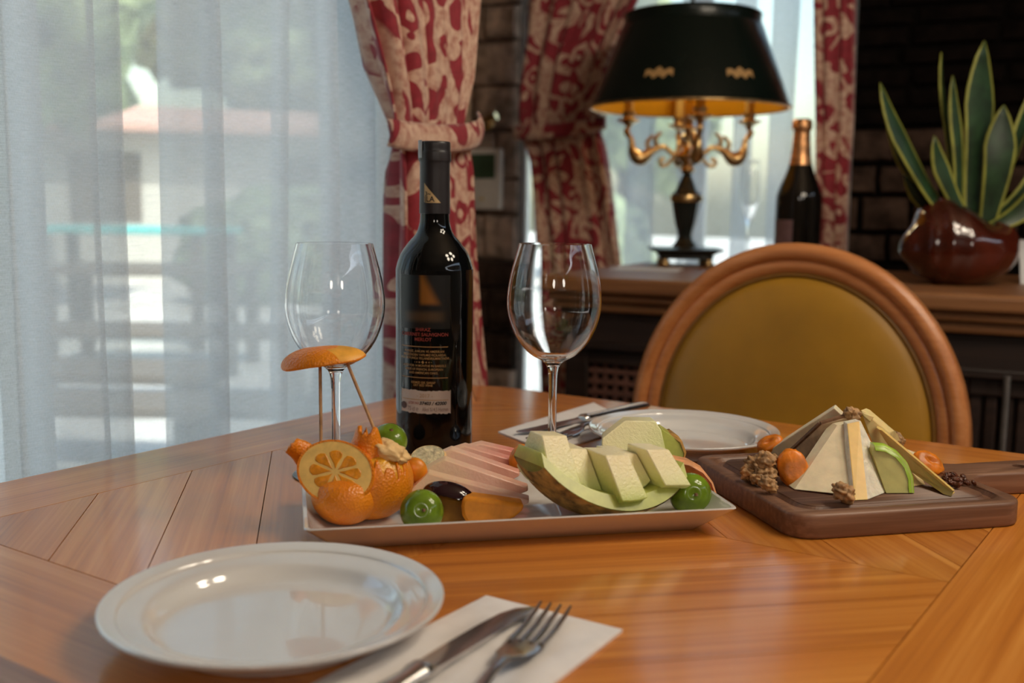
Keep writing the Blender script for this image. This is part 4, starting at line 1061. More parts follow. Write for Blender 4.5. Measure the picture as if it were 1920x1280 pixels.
# green plums
def plum(label, c, r, sq=.93, dim=0.0, tiltx=0):
    def f(d):
        q = 1-.16*math.exp(-((1-d.z)/.05))-.03*max(0, -d.y)*math.exp(-(d.x/.18)**2)*(1 if dim else 0)
        return Vector((d.x*r*q, d.y*r*q, d.z*r*sq*q))
    t = thing('green_plum', label, 'plum', (c.x, c.y, c.z), AZ, 'green plums')
    ob('skin', ball(40, 26, f), M_plum, t, smooth=180, rot=(tiltx, .2, 0))
    ob('stem_scar', lathe([(0, -.002), (.0016, -.001), (.0014, .0008), (0, .001)], 10), M_crust, t, smooth=60, loc=Matrix.Rotation(tiltx, 3, 'X') @ Matrix.Rotation(.2, 3, 'Y') @ Vector((0, 0, r*sq*.84)))
    return t
def rest(px, py, rpx, z=FZ, sq=.93):
    """centre of a ball of rpx picture rows resting on height z, seen centred at px,py"""
    c = spot(px, py+rpx, z)
    for _ in range(12):
        k_ = depth(c)/FPX; r_ = rpx*k_; c = spot(px, py, z+r_*sq)
    return c, rpx*depth(c)/FPX
plum('glossy green plum with a bamboo stick pushed into it', g1, 34*depth(g1)/FPX, .94, tiltx=.5)
c, r_ = rest(791, 958, 41); plum('round green plum in front of the amber plum wedge, beside the orange', c, r_, .91, 0, 1.2)
c, r_ = rest(1294, 926, 40); plum('round green plum at the right end of the platter', c, r_, .90, 1, 1.3)

def wedge(name, label, cat, c, R, ang, skin, flesh, M3, skinname='skin', sqz=.8, group=None):
    """segment of a round fruit between two cuts: thing > skin, flesh"""
    t = thing(name, label, cat, group=group); t.matrix_world = M3
    nu, nv = 24, 10; V, F = [], []
    for i in range(nu+1):
        th = -PI/2+PI*i/nu
        for j in range(nv+1):
            a = -ang/2+ang*j/nv; V.append((R*math.sin(th), R*sqz*math.cos(th)*math.sin(a), -R*sqz*math.cos(th)*math.cos(a)))
    for i in range(nu):
        for j in range(nv): a = i*(nv+1)+j; F.append((a, a+1, a+nv+2, a+nv+1))
    ob(skinname, (V, F), skin, t, smooth=180)
    V2, F2 = [], []
    for sgn in (0, nv):
        b0 = len(V2); ring = [V[i*(nv+1)+sgn] for i in range(nu+1)]
        V2 += [(x*.998, y*.998, z_*.998) for x, y, z_ in ring]; V2 += [(x*.45, y*.45, z_*.45-.0006) for x, y, z_ in ring]; V2.append((0, 0, 0))
        for i in range(nu): F2.append((b0+i, b0+i+1, b0+nu+2+i, b0+nu+1+i)); F2.append((b0+nu+1+i, b0+nu+2+i, b0+2*nu+2))
    ob('flesh', (V2, F2), flesh, t, smooth=60)
    return t
def basis(c, ex, ez):
    """matrix with local x along ex and local z near ez"""
    ex = Vector(ex).normalized(); ez = Vector(ez); ey = ez.cross(ex).normalized(); ez = ex.cross(ey)
    m = Matrix((ex, ey, ez)).transposed().to_4x4(); m.translation = c; return m
dT = depth(oc)
def facet(name, label, cat, front, dpt, thick, mat, ripe=None, group=None, up_=0.0, fall=0.0, lean=0.0, bev=.0012):
    """solid cut piece: its near face given by outline points, at a real depth and thickness"""
    Fp = [deep(x, y, dpt+dz) for x, y, dz in front]; n = len(Fp); ctr = sum(Fp, Vector())/n
    Bp = [ctr+(q-ctr)*.94+FXY*thick-ZZ*fall for q in Fp]
    o = ob(name, ([tuple(q-ctr) for q in Fp+Bp], [tuple(range(n)), tuple(range(2*n-1, n-1, -1))]+[(i, n+i, n+(i+1) % n, (i+1) % n) for i in range(n)]), mat, smooth=50, bevel=bev, bseg=3, loc=ctr)
    if ripe:
        at = o.data.attributes.new('ripe', 'FLOAT', 'POINT')
        for q, v_ in zip(at.data, ripe*2): q.value = v_
    return tag(o, label, cat, group)
fd = depth(spot(925, 987, FZ))
facet('apricot_wedge', 'smooth orange apricot wedge lying at the front of the platter', 'apricot', [(867, 932, .004), (884, 932, .003), (930, 938, .002), (985, 946, .002), (979, 959, .001), (965, 971, 0), (945, 980, 0), (918, 986, 0), (890, 986, 0), (874, 982, 0), (866, 968, .001), (864, 950, .003)], fd, .020, M_apricotflesh, bev=.003)
c = spot(846, 985, FZ)+FXY*.020; k_ = depth(c)/FPX
c = deep(842, 934, depth(c))
wedge('plum_wedge', 'dark skinned plum wedge lying over the amber one, against the watermelon', 'plum', c, 53*k_, 1.15, M_plumdark, M_plumflesh, basis(c, RXY*1.0-ZZ*.20-FXY*.1, -ZZ*.80+FXY*.60), sqz=.62)
facet('plum_wedge', 'amber plum wedge with its cut face between the front green plum and apricot wedge', 'plum', [(800, 932, .012), (836, 926, .012), (880, 938, .010), (885, 950, .008), (880, 972, .004), (872, 986, .002), (850, 991, .001), (826, 988, .002), (808, 970, .006)], fd+.006, .014, M_plumflesh, bev=.003)
def egg(name, label, cat, c, rx, ry, rz, mat, rot, group=None, wr=0.0, dimple=0.0, seed=0):
    def f(d):
        q = 1+wr*noise.noise(d*2.6+Vector((seed, 0, 0)))+wr*.5*noise.noise(d*6+Vector((seed, 3, 0)))
        dz = 1-dimple*math.exp(-(d.x*d.x+d.y*d.y)/.12) if d.z > 0 else 1
        return Vector((d.x*rx*q, d.y*ry*q, d.z*rz*q*dz))
    o = ob(name, ball(32, 20, f), mat, smooth=180); o.location = c; o.rotation_euler = rot; return tag(o, label, cat, group)
c = deep(975, 859, dT+.062); k_ = depth(c)/FPX
egg('apricot_half', 'orange apricot half standing between watermelon and melon', 'apricot', c, 20*k_, 15*k_, 29*k_, M_apricot, (.15, .35, AZ))
c = deep(776, 882, dT+.015)
egg('apricot_half', 'orange apricot half tucked behind the carved orange, under the pear slice', 'apricot', c, 24*k_, 16*k_, 24*k_, M_apricot, (0, 0, AZ))
c = deep(1046, 834, dT+.062)
egg('apricot_half', 'sliver of orange apricot showing behind the melon top', 'apricot', c, 18*k_, 10*k_, 9*k_, M_apricot, (0, .35, AZ))
c = deep(803, 858, dT+.040); k_ = depth(c)/FPX
o = thing('pear_slice', 'pale round pear slice below the wine bottle', 'pear'); o.matrix_world = basis(c, RXY+ZZ*.12, ZZ*.75-FXY*.6)
ob('flesh', lathe([(0, -.003), (30*k_, -.003), (32*k_, 0), (30*k_, .003), (0, .0034)], 40, 1.05, .8), M_pear, o, smooth=50)
ob('rim', lathe([(30*k_, -.0033), (33*k_, 0), (30*k_, .0033), (29.5*k_, 0), (30*k_, -.0033)], 40, 1.05, .8), M_pith, o, smooth=50)

# watermelon slices, fanned like shingles
WS = [  # left end, peak, right tip (picture points), ripeness and place
    ((770, 917), (803, 887), (992, 936), .0, 'closest to the viewer'),
    ((777, 889), (833, 861), (990, 914), .06, 'second from the front'),
    ((786, 868), (846, 842), (974, 886), .20, 'third from the front'),
    ((818, 853), (872, 836), (980, 868), .42, 'fourth from the front'),
    ((858, 843), (902, 832), (990, 852), .55, 'last and most hidden of the fan')]
for i, (a, b, c, rp_, pos) in enumerate(WS):
    D = dT+.006+i*.0175
    P0, P1, P2 = deep(*a, D), deep(*b, D+.003), deep(*c, D+.010)
    Pm = P1*.5+P2*.5
    dn = -ZZ*.0225-FXY*.0065
    top = [P0, P1, Pm, P2]
    low_ = [P0+dn*.10, P0*.55+P1*.45+dn*(1.55 if i == 0 else 1.3), P1*.55+P2*.45+dn*(1.45 if i == 0 else 1.25), P2+dn*.12]
    th_ = FXY*.0080+ZZ*.0016
    V = [*top, *low_, *[q+th_ for q in top], *[q+th_ for q in low_]]; F = []
    for s_ in range(3): F += [(s_, s_+1, 5+s_, 4+s_), (s_, 8+s_, 9+s_, s_+1), (4+s_, 5+s_, 13+s_, 12+s_), (12+s_, 13+s_, 9+s_, 8+s_)]
    F += [(0, 4, 12, 8), (3, 11, 15, 7)]
    ctr = sum(V, Vector())/len(V); ctr.z = FZ
    o = ob('watermelon_slice', ([tuple(q-ctr) for q in V], F), M_water, smooth=35, bevel=.0009, loc=ctr)
    at = o.data.attributes.new('ripe', 'FLOAT', 'POINT')
    vals = [0, .03, .18, .26, 0, .03, .18, .26]*2
    for q, v_ in zip(at.data, vals): q.value = v_+rp_*(.25+v_*3)
    tag(o, 'pale pink watermelon slice, '+pos, 'watermelon', 'fanned watermelon slices')

# melon boat and its staggered chunks
MD = dT+.035
e1 = (RXY*.88+FXY*.44-ZZ*.10).normalized(); e3 = (RXY*.42-FXY*.86+ZZ*.02); e3 = (e3-e1*e3.dot(e1)).normalized(); e2 = e3.cross(e1).normalized()   # along, up, towards us
mk = MD/FPX
RM = .080; TH = math.radians(33)
def ro(x, R=RM): return math.sqrt(max(1e-8, R*R-min(abs(x), R*.97)**2))
RA0, RA1 = -TH, TH*1.04
XL, XR = -.066, .060
xs = [XL+(XR-XL)*i/28 for i in range(29)]
mc = Vector((0, 0, 0))
low_ = min((e1*x+e2*(-ro(x)*math.cos(a))+e3*(ro(x)*math.sin(a)) for x in xs for a in [RA0+(RA1-RA0)*q/16 for q in range(17)]), key=lambda q: q.z)
mc = spot(1134, 966, FZ)-low_+ZZ*.0002
MB = Matrix((e1, e2, e3)).transposed().to_4x4(); MB.translation = mc           # local x along, y up, z towards us
def sect(x, r0, r1, a0, a1, n=7):
    """ring of a sector section at station x (0 deg = straight down)"""
    out = [(x, -r1*math.cos(a0+(a1-a0)*i/n), r1*math.sin(a0+(a1-a0)*i/n)) for i in range(n+1)]
    return out+[(x, -r0*math.cos(a1), r0*math.sin(a1)), (x, -r0*math.cos(a0), r0*math.sin(a0))]
rind = thing('melon_boat', 'crescent melon rind with green inside, tan netted outside', 'melon'); rind.matrix_world = MB
nA = 14; V, F = [], []
for x in xs:
    for j in range(nA+1):
        a = RA0+(RA1-RA0)*j/nA; r_ = ro(x); V.append((x, -r_*math.cos(a), r_*math.sin(a)))
for i in range(len(xs)-1):
    for j in range(nA): a = i*(nA+1)+j; F.append((a, a+1, a+nA+2, a+nA+1))
for i in (0, len(xs)-1): F.append(tuple(i*(nA+1)+j for j in range(nA+1)))
ob('skin', (V, F), M_melonskin, rind, smooth=60)
rg_ = []
for x in xs:
    r_ = ro(x); rg_.append(sect(x, max(.004, r_-.0125), r_-.0008, RA0, RA1, 8))
ob('green_flesh', loops(rg_), M_melongreen, rind, smooth=45)
chunks = [(-.059, -.034, -.004, .019, 'leftmost melon chunk sitting back in the rind'),
          (-.033, -.014, -.012, .031, 'shaded melon chunk set back left of the front one'),
          (-.013, .010, .013, .031, 'melon chunk pushed forward at the middle of the rind'),
          (.011, .029, -.004, .033, 'set back melon chunk between the two forward ones'),
          (.030, .054, .014, .026, 'melon chunk pushed forward at the right end of the rind')]
def fan(x, y): return x*(1-4.5*(y+.045))-.30*(y+.045)
for x0, x1, sh_, r0, lb in chunks:
    rg_ = []; val = []
    for x in (x0, x0+(x1-x0)*.33, x0+(x1-x0)*.67, x1):
        r1 = max(ro(fan(x, -.078))-.0128, .055); ring = []; nR = 5
        for q in range(nR+1): ring.append((r0+(r1-r0)*q/nR, TH*.93))
        for q in range(1, 6): ring.append((r1, TH*.93-(2*TH*.93)*q/6))
        for q in range(nR, -1, -1): ring.append((r0+(r1-r0)*q/nR, -TH*.93))
        rg_.append([(fan(x, -r_*math.cos(a)), -r_*math.cos(a), r_*math.sin(a)+sh_) for r_, a in ring]); val += [(r_-r0)/(RM-.0125-r0) for r_, a in ring]
    o = ob('melon_chunk', loops(rg_), M_flesh, smooth=35, bevel=.0009); o.matrix_world = MB
    at = o.data.attributes.new('ripe', 'FLOAT', 'POINT')
    for q, v_ in zip(at.data, val): q.value = v_
    tag(o, lb, 'melon', 'staggered melon chunks')
# second melon slice behind: tall chunk and green outer piece
facet('melon_chunk', 'tall melon chunk standing behind the boat, topmost of the melon', 'melon', [(1128, 838, .0), (1129, 822, .0), (1173, 788, .014), (1229, 789, .016), (1240, 806, .012), (1250, 850, .0), (1252, 900, -.004), (1160, 900, -.004)], MD+.036, .024, M_flesh, [.1, .1, .2, .5, .7, .8, .9, .3], 'staggered melon chunks')
sm = thing('melon_slice', 'green inner melon slice with thin rind, behind at the right', 'melon', (0, 0, 0))
q = [(1240, 803, .012), (1258, 815, .010), (1276, 829, .004), (1284, 850, .0), (1278, 878, -.002), (1264, 896, -.004), (1225, 905, -.004), (1225, 840, .004)]
Fp = [deep(x, y, MD+.038+dz) for x, y, dz in q]; ctr = sum(Fp, Vector())/len(Fp); sm.location = ctr; n = len(Fp)
Bp = [p_+FXY*.022 for p_ in Fp]
ob('flesh', ([tuple(p_-ctr) for p_ in Fp+Bp], [tuple(range(n)), tuple(range(2*n-1, n-1, -1))]+[(i, n+i, n+(i+1) % n, (i+1) % n) for i in range(n)]), M_melongreen, sm, smooth=30, bevel=.0012)
ed_ = q[1:6]; V = []
for x, y, dz in ed_:
    for ex_, back in ((-1, -.0006), (4, .003), (4, .0235), (-1, .0235)): V.append(tuple(deep(x+ex_, y-ex_*.2, MD+.038+dz)+FXY*back-ctr))
ob('rind', loops([V[i*4:i*4+4] for i in range(len(ed_))]), M_melonskin, sm, smooth=40)
# papaya slice at the right end
pa = thing('papaya_slice', 'curved salmon coloured papaya slice behind the right green plum', 'papaya')
pts = [(1262, 862), (1290, 868), (1315, 882), (1331, 902), (1338, 924)]
Pp = [deep(x, y, MD+.020-.002*i) for i, (x, y) in enumerate(pts)]
Pp = [q if q.z > FZ+.004 else spot(x, y, FZ+.004) for q, (x, y) in zip(Pp, pts)]; ctr = sum(Pp, Vector())/len(Pp); ctr.z = FZ; pa.location = ctr
rg_, rg2 = [], []
for i, p_ in enumerate(Pp):
    t_ = (Pp[min(i+1, len(Pp)-1)]-Pp[max(i-1, 0)]).normalized(); nrm = (t_.cross(FXY)).normalized()
    if nrm.z < 0: nrm = -nrm
    inn = -nrm; r1 = .016*math.sin(PI*(.22+.70*i/(len(Pp)-1)))+.003
    rg_.append([p_-ctr-FXY*.007, p_+inn*r1-ctr-FXY*.001, p_+inn*r1-ctr+FXY*.006, p_-ctr+FXY*.012])
    rg2.append([p_-ctr-FXY*.008, p_+nrm*.0016-ctr-FXY*.006, p_+nrm*.0016-ctr+FXY*.012, p_-ctr+FXY*.0125])
ob('flesh', loops(rg_), M_cant, pa, smooth=40, bevel=.001)
ob('rind', loops(rg2), M_cantskin, pa, smooth=40)

# ------------------------------------------------------------------ cutting board
BA = math.radians(48); ba = Vector((math.cos(BA), math.sin(BA), 0)); bb = Vector((-math.sin(BA), math.cos(BA), 0))
a0, a1, b0, b1 = .384, .588, .692, .888
bcn = ba*(a0+a1)/2+bb*(b0+b1)/2; bcn.z = TZ
hx, hy = (a1-a0)/2, (b1-b0)/2
BH = .0195
cb = thing('cutting_board', 'dark acacia cutting board with juice groove and a holed handle', 'board', bcn, BA)
out = rrect(hx, hy, .022, 8)
# handle on the +x side: replace the straight run between the right corners
right = [p for p in out]
i_top = max(range(len(right)), key=lambda i: (right[i][0] > hx-1e-6, right[i][1])); 
outline = []
hw_ = .020; yc = (.795-(b0+b1)/2); hl = .128
corner_br = [(hx-.022+.022*math.cos(a), -hy+.022+.022*math.sin(a)) for a in [-PI/2+PI/2*i/8 for i in range(9)]]
corner_tr = [(hx-.022+.022*math.cos(a), hy-.022+.022*math.sin(a)) for a in [PI/2*i/8 for i in range(9)]]
corner_tl = [(-hx+.022+.022*math.cos(a), hy-.022+.022*math.sin(a)) for a in [PI/2+PI/2*i/8 for i in range(9)]]
corner_bl = [(-hx+.022+.022*math.cos(a), -hy+.022+.022*math.sin(a)) for a in [PI+PI/2*i/8 for i in range(9)]]
fr_ = .022
neck0 = [(hx+fr_-fr_*math.cos(a), yc-hw_-fr_+fr_*math.sin(a)) for a in [PI/2*i/6 for i in range(7)]]
neck1 = [(hx+fr_-fr_*math.cos(a), yc+hw_+fr_-fr_*math.sin(a)) for a in [PI/2-PI/2*i/6 for i in range(7)]]
tipc = [(hx+hl-hw_*1.1+hw_*1.1*math.cos(a), yc+hw_*1.1*math.sin(a)) for a in [-PI/2+PI*i/12 for i in range(13)]]
outline = corner_br+neck0+tipc+neck1+corner_tr+corner_tl+corner_bl
def inset(poly, d):
    n = len(poly); res = []
    for i in range(n):
        p0, p1, p2 = Vector(poly[i-1]), Vector(poly[i]), Vector(poly[(i+1) % n]); t = (p2-p0)
        if t.length < 1e-7: res.append(tuple(p1)); continue
        t.normalize(); res.append((p1.x-t.y*d, p1.y+t.x*d))
    return res
rings = [[(x, y, z_) for x, y in inset(outline, d)] for d, z_ in ((.002, 0), (.0005, .0010), (0, .0025), (0, BH-.0025), (.0005, BH-.0010), (.0018, BH))]
body = loops(rings)
ob('board', body, M_board, cb, smooth=40)
# cut the channel as a real groove: ring of darker wood sunk between two lips standing on the board
gin, gout = .021, .0125
def gr(ins, z_): return [(x, y, z_) for x, y in rrect(hx-ins, hy-ins, max(.004, .022-ins*.35), 8)]
bo = bpy.data.objects['board']
cutter = ob('groove_cut', loops([gr(gout, BH+.004), gr(gout, BH-.0005), gr(gout+.0025, BH-.0036), gr(gin-.0025, BH-.0036), gr(gin, BH-.0005), gr(gin, BH+.004), gr(gout, BH+.004)], False, False), M_groove, cb)
hole = ob('hole_cut', move(lathe([(0, -.03), (.0062, -.03), (.0062, .03), (0, .03)], 24), (hx+hl-.0555, yc, BH/2)), M_groove, cb)
for cut in (cutter, hole):
    md = bo.modifiers.new('cut', 'BOOLEAN'); md.object = cut; md.operation = 'DIFFERENCE'; md.solver = 'EXACT'
bpy.context.view_layer.update()
me2 = bpy.data.meshes.new_from_object(bo.evaluated_get(bpy.context.evaluated_depsgraph_get()))
bo.modifiers.clear(); bo.data = me2
for cut in (cutter, hole): bpy.data.objects.remove(cut)
BZ = TZ+BH

# cheese, leaning into a little tent
def slab(name, label, face, thick, mat, mats=None, edge=None, rind=None, cat='cheese', group=None):
    """face: outline as (x, y, depth) picture/depth triples of the near face; thick: vector to the far face"""
    Fp = [deep(*q) for q in face]; n = len(Fp); ctr = sum(Fp, Vector())/n
    t = thing(name, label, cat, ctr, group=group) if rind else None
    Bp = [q+thick for q in Fp]
    F = [tuple(range(n)), tuple(range(2*n-1, n-1, -1))]+[(i, n+i, n+(i+1) % n, (i+1) % n) for i in range(n)]
    mi = [0, 0]+[(1 if edge and i in edge else 0) for i in range(n)]
    o = ob('paste' if rind else name, ([tuple(q-ctr) for q in Fp+Bp], F), mat, t, smooth=30, bevel=.0009, mats=([mat, edge and mats[1] or mat] if mats else None), midx=mi if mats else None, loc=None if rind else ctr)
    if rind:
        for i in rind:
            a, b = Fp[i], Fp[(i+1) % n]; nrm = (b-a).cross(thick).normalized()
            if nrm.dot((a+b)/2-ctr) < 0: nrm = -nrm
            q = [a-ctr, b-ctr, b+thick-ctr, a+thick-ctr]
            ob('rind', loops([q, [p_+nrm*.0018 for p_ in q]]), M_crust, t)
        return t
    return tag(o, label, cat, group)
def db(x, y): return depth(spot(x, y, BZ))
dW = db(1560, 925); dap = db(1590, 905)+.004
# front white triangle
slab('cheese_wedge', 'broad white triangular cheese wedge at the front of the pile', [(1489, 918, db(1489, 920)), (1606, 930, db(1606, 934)), (1600, 792, dap+.006), (1570, 797, dap+.006)], FXY*.014-RXY*.002, M_cheese)
A_, B_, C_ = deep(1602, 938, db(1602, 939)), deep(1627, 937, db(1627, 938)), deep(1676, 917, db(1676, 918))
At_, Bt_ = deep(1588, 794, dap-.004), deep(1611, 789, dap-.002)
ring0 = [A_, B_, C_, C_+FXY*.012, A_+FXY*.018]; ring1 = [At_, Bt_, Bt_+RXY*.002+FXY*.002, Bt_+FXY*.010, At_+FXY*.010]
ctr = (A_+C_+Bt_)/3; vf_ = loops([[q-ctr for q in ring0], [q-ctr for q in ring1]])
tag(ob('cheese_wedge', vf_, None, mats=[M_cheesecr, M_cheesey], midx=[1, 0, 0, 0, 0, 0, 0], loc=ctr, bevel=.0008), 'crumbly white cheese wedge with one smooth yellow side facing the viewer', 'cheese')
# left: pale slab with brown skin and grey-brown slab
slab('cheese_wedge', 'pale cheese wedge farthest left and back in the pile', [(1424, 856, db(1424, 858)+.01), (1520, 866, db(1520, 868)), (1583, 782, dap+.030), (1564, 764, dap+.032)], FXY*.016+RXY*.006, M_cheesecream)
slab('cheese_wedge', 'grey brown cheese wedge with dark rind between the pale wedge and white triangle', [(1462, 868, db(1462, 870)+.004), (1528, 886, db(1528, 886)), (1598, 792, dap+.014), (1590, 781, dap+.016), (1540, 796, dap+.012)], FXY*.0045+ZZ*.0005, M_cheesegrey, rind=[2, 3, 4])
# right: yellow slices
slab('cheese_wedge', 'short yellow cheese slice leaning at the back right, a torn tip on top', [(1613, 768, dap+.016), (1622, 772, dap+.016), (1668, 812, dap+.020), (1690, 846, db(1690, 870)), (1650, 875, db(1650, 890))], FXY*.010+RXY*.008, M_cheesepale)
slab('cheese_wedge', 'long yellow cheese slice slanting down to the right edge of the groove', [(1643, 801, dap+.010), (1654, 806, dap+.010), (1789, 922, db(1789, 924)), (1784, 931, db(1784, 932)), (1768, 926, db(1768, 928)), (1690, 872, db(1690, 898))], FXY*.008+RXY*.003, M_cheesey)
slab('cheese_wedge', 'pale cheese slice half hidden behind the long yellow slice', [(1672, 834, dap+.036), (1724, 852, db(1724, 868)+.012), (1722, 868, db(1722, 872)), (1700, 880, db(1700, 884))], FXY*.010, M_cheese)
slab('cheese_wedge', 'small pale cheese corner on the board right of the apple slice', [(1702, 893, db(1702, 905)), (1735, 908, db(1735, 910)), (1712, 911, db(1712, 912))], FXY*.010+ZZ*.004, M_cheesepale)
slab('cheese_shred', 'thin torn cheese shred sticking up at the top of the pile', [(1614, 769, dap+.016), (1622, 774, dap+.016), (1640, 781, dap+.016), (1632, 792, dap+.016), (1618, 780, dap+.016)], FXY*.003, M_cheesepale)
# apple slice
ap = thing('apple_slice', 'green skinned apple slice standing between the cheese wedges', 'apple')
prA = [(1640, 836), (1660, 838), (1682, 850), (1700, 870), (1710, 895), (1712, 924)]
Ap = [deep(x, y, db(1690, 926)+.004*(5-i)*.5) for i, (x, y) in enumerate(prA)]; ac = deep(1668, 926, db(1668, 928)); ap.location = ac
rg_ = [[p_-ac, p_-ac+FXY*.011+RXY*.002] for p_ in Ap]
low_ = deep(1662, 924, db(1662, 926)); l2 = deep(1636, 850, db(1690, 926)+.012)
Fp = [p_ for p_ in Ap]+[low_, l2]; n = len(Fp)
ob('flesh', ([tuple(p_-ac) for p_ in Fp]+[tuple(p_-ac+FXY*.010) for p_ in Fp], [tuple(range(n)), tuple(range(2*n-1, n-1, -1))]+[(i, n+i, n+(i+1) % n, (i+1) % n) for i in range(n)]), M_appleflesh, ap, smooth=30)
cA = deep(1655, 915, db(1655, 925)); R_ = []
for p_ in Ap:
    o_ = (p_-cA).normalized(); R_.append([p_-ac-o_*.0035-FXY*.0008, p_-ac+o_*.0012+FXY*.0006, p_-ac+o_*.0022+FXY*.005, p_-ac+o_*.0008+FXY*.011, p_-ac-o_*.003+FXY*.0108])
ob('skin', loops(R_), M_appleskin, ap, smooth=50)

# walnuts, dried apricots, raisins
def walnut(label, c, r, rot, seed):
    def f(d):
        s_ = Vector((seed*3.7, seed, 0)); q = 1+.34*noise.noise(d*2.2+s_)+.10*noise.noise(d*4.2+s_)
        cr = -.28*math.exp(-(d.x/.16)**2)*max(.2, abs(d.z))
        fold = .11*math.sin(6*math.atan2(d.z, d.y)+5*d.x+seed)
        q += cr+fold*(abs(d.x)**.5); return Vector((d.x*r*1.0*q, d.y*r*.85*q, d.z*r*.72*q))
    return tag(ob('walnut', ball(44, 30, f), M_walnut, smooth=180, loc=c, rot=rot), label, 'walnut', 'walnut kernels on the cutting board')
def onboard(x, y, up_): q = spot(x, y, BZ+up_); return q
def rk(c): return depth(c)/FPX
wl = [(1418, 872, 22, .010, (.2, .4, .3), 'walnut kernel leftmost in the left cluster on the board'), (1436, 862, 20, .020, (1.0, .2, 1.1), 'walnut kernel topmost in the left cluster beside the pale cheese'), (1452, 872, 21, .012, (.4, 1.1, 2.0), 'walnut kernel of the left cluster touching the grey cheese'),
      (1436, 888, 21, .009, (.8, .3, .6), 'walnut kernel in the middle of the left cluster'), (1402, 886, 17, .008, (.1, .9, 1.7), 'small walnut kernel at the left end of the board'), (1441, 908, 17, .0075, (.5, .5, .2), 'walnut kernel lowest of the left cluster'), (1420, 898, 15, .006, (.3, .2, 2.6), 'dark walnut crumb under the left cluster'),
      (1582, 922, 23, .010, (.7, .5, .9), 'walnut kernel alone in front of the white triangle')]
for i, (x, y, r_, h, ro_, lb) in enumerate(wl):
    c = onboard(x, y, h); walnut(lb, c, r_*rk(c), ro_, i+1.3)
c = deep(1597, 777, dap+.016); walnut('walnut kernel perched on top of the cheese pile', c, 16*rk(c), (1.2, .3, .2), 12.1)
c = deep(1682, 824, dap+.052); walnut('walnut kernel behind the long yellow cheese slice', c, 17*rk(c), (.3, .7, 1.1), 15.7)
def dap_(label, c, rx, ry, rz, Mx, seed, pit=.55):
    def f(d):
        q = 1+.07*noise.noise(d*2.2+Vector((seed, 0, 0)))+.04*noise.noise(d*6+Vector((0, seed, 0)))
        hole_ = 1-pit*math.exp(-((d.x/.34)**2+(d.y/.22)**2)) if d.z > 0 else 1
        puff = 1+.25*(1-abs(d.z))
        return Vector((d.x*rx*q, d.y*ry*q, d.z*rz*q*hole_*puff))
    o = tag(ob('dried_apricot', ball(40, 26, f), M_dried, smooth=180), label, 'dried apricot', 'dried apricots on the cutting board'); o.matrix_world = Mx; return o
c = deep(1487, 878, db(1487, 912)+.004); k = rk(c)
dap_('dried apricot leaning on the grey cheese near the left walnuts', c, 29*k, 38*k, 13*k, basis(c, RXY*.96+ZZ*.2, -FXY*.9+ZZ*.35+RXY*.1), 2.0, .06)
c = deep(1443, 832, db(1443, 870)+.030); k = rk(c)
dap_('dried apricot half hidden behind the pale cheese wedge, by the far plate', c, 26*k, 17*k, 12*k, basis(c, RXY*.85+ZZ*.45, -FXY*.6+ZZ*.8), 5.0)
c = deep(1741, 868, db(1741, 888)+.012); k = rk(c)
dap_('dried apricot with an open centre at the right of the board', c, 31*k, 24*k, 13*k, basis(c, RXY*.9-ZZ*.42, -FXY*.62+ZZ*.78-RXY*.1), 8.0)
rp = [(1772, 896, 9, 5), (1788, 891, 10, 6), (1800, 900, 10, 5), (1782, 904, 9, 4), (1812, 903, 8, 4), (1796, 909, 8, 4), (1768, 906, 8, 4), (1826, 905, 6, 3), (1778, 890, 8, 7), (1806, 893, 8, 5), (1760, 900, 8, 4), (1791, 898, 8, 8)]
names_ = ['left end', 'top', 'middle right', 'front', 'right', 'front right', 'front left', 'far right, loose in the groove', 'top left', 'top right', 'nearest the long yellow slice', 'very top of the heap']
for i, ((x, y, r_, h), nm) in enumerate(zip(rp, names_)):
    c = spot(x, y, BZ+h*.0006+.001); k = rk(c)
    egg('raisin', 'wrinkled brown raisin right of the dried apricot, '+nm, 'raisin', c, r_*k*1.05, r_*k*.7, r_*k*.55, M_raisin, (rnd.random(), rnd.random(), rnd.random()*3), 'raisins on the cutting board', .35, 0, i*2.1)

# ------------------------------------------------------------------ outside: terrace and garden
M_pave = plain('pale_paving', (.50, .48, .45), .9, var=.15, scale=1.5)
M_hedge = plain('hedge_leaves', (.17, .21, .12), .7, var=.6, scale=5, bmp=.6)
M_tree = plain('tree_leaves', (.22, .27, .13), .7, var=.6, scale=4, bmp=.6)
M_gard = plain('dark_teak', (.10, .075, .055), .7)
M_turq = plain('turquoise_cloth', (.08, .42, .40), .8)
M_render = plain('cream_render', (.48, .46, .42), .9)
M_roof = plain('terracotta', (.52, .30, .24), .8)
g = struct(ob('ground', box(-40, 16, -14, 40, -.5, -.2), M_pave))
def away(x, dist, z_=-.2):
    d = ray(x, 400); d = Vector((d.x, d.y, 0)).normalized(); q = Vector((CAM.x, CAM.y, 0))+d*dist; q.z = z_; return q
def gtable(label, c, rz, L_, W_, H_, top, cat='table', nm='garden_table'):
    t = thing(nm, label, cat, c, rz)
    ob('table_top', box(-L_/2, L_/2, -W_/2, W_/2, H_-.05, H_), top, t, bevel=.01)
    for sx_ in (-1, 1):
        for sy_ in (-1, 1): ob('leg', box(sx_*(L_/2-.08)-.04, sx_*(L_/2-.08)+.04, sy_*(W_/2-.08)-.04, sy_*(W_/2-.08)+.04, 0, H_-.05), M_gard, t)
gtable('turquoise topped garden table seen through the sheer curtain', away(245, 9.5), .5, 1.6, .9, .98, M_turq)
gtable('dark garden bench outside, low behind the clear part of the sheer', away(300, 6.6), .6, 1.7, .45, .46, M_gard, 'bench', 'garden_bench')
gtable('dark garden table outside beyond the bench', away(285, 8.0), .6, 1.4, .8, .74, M_gard)
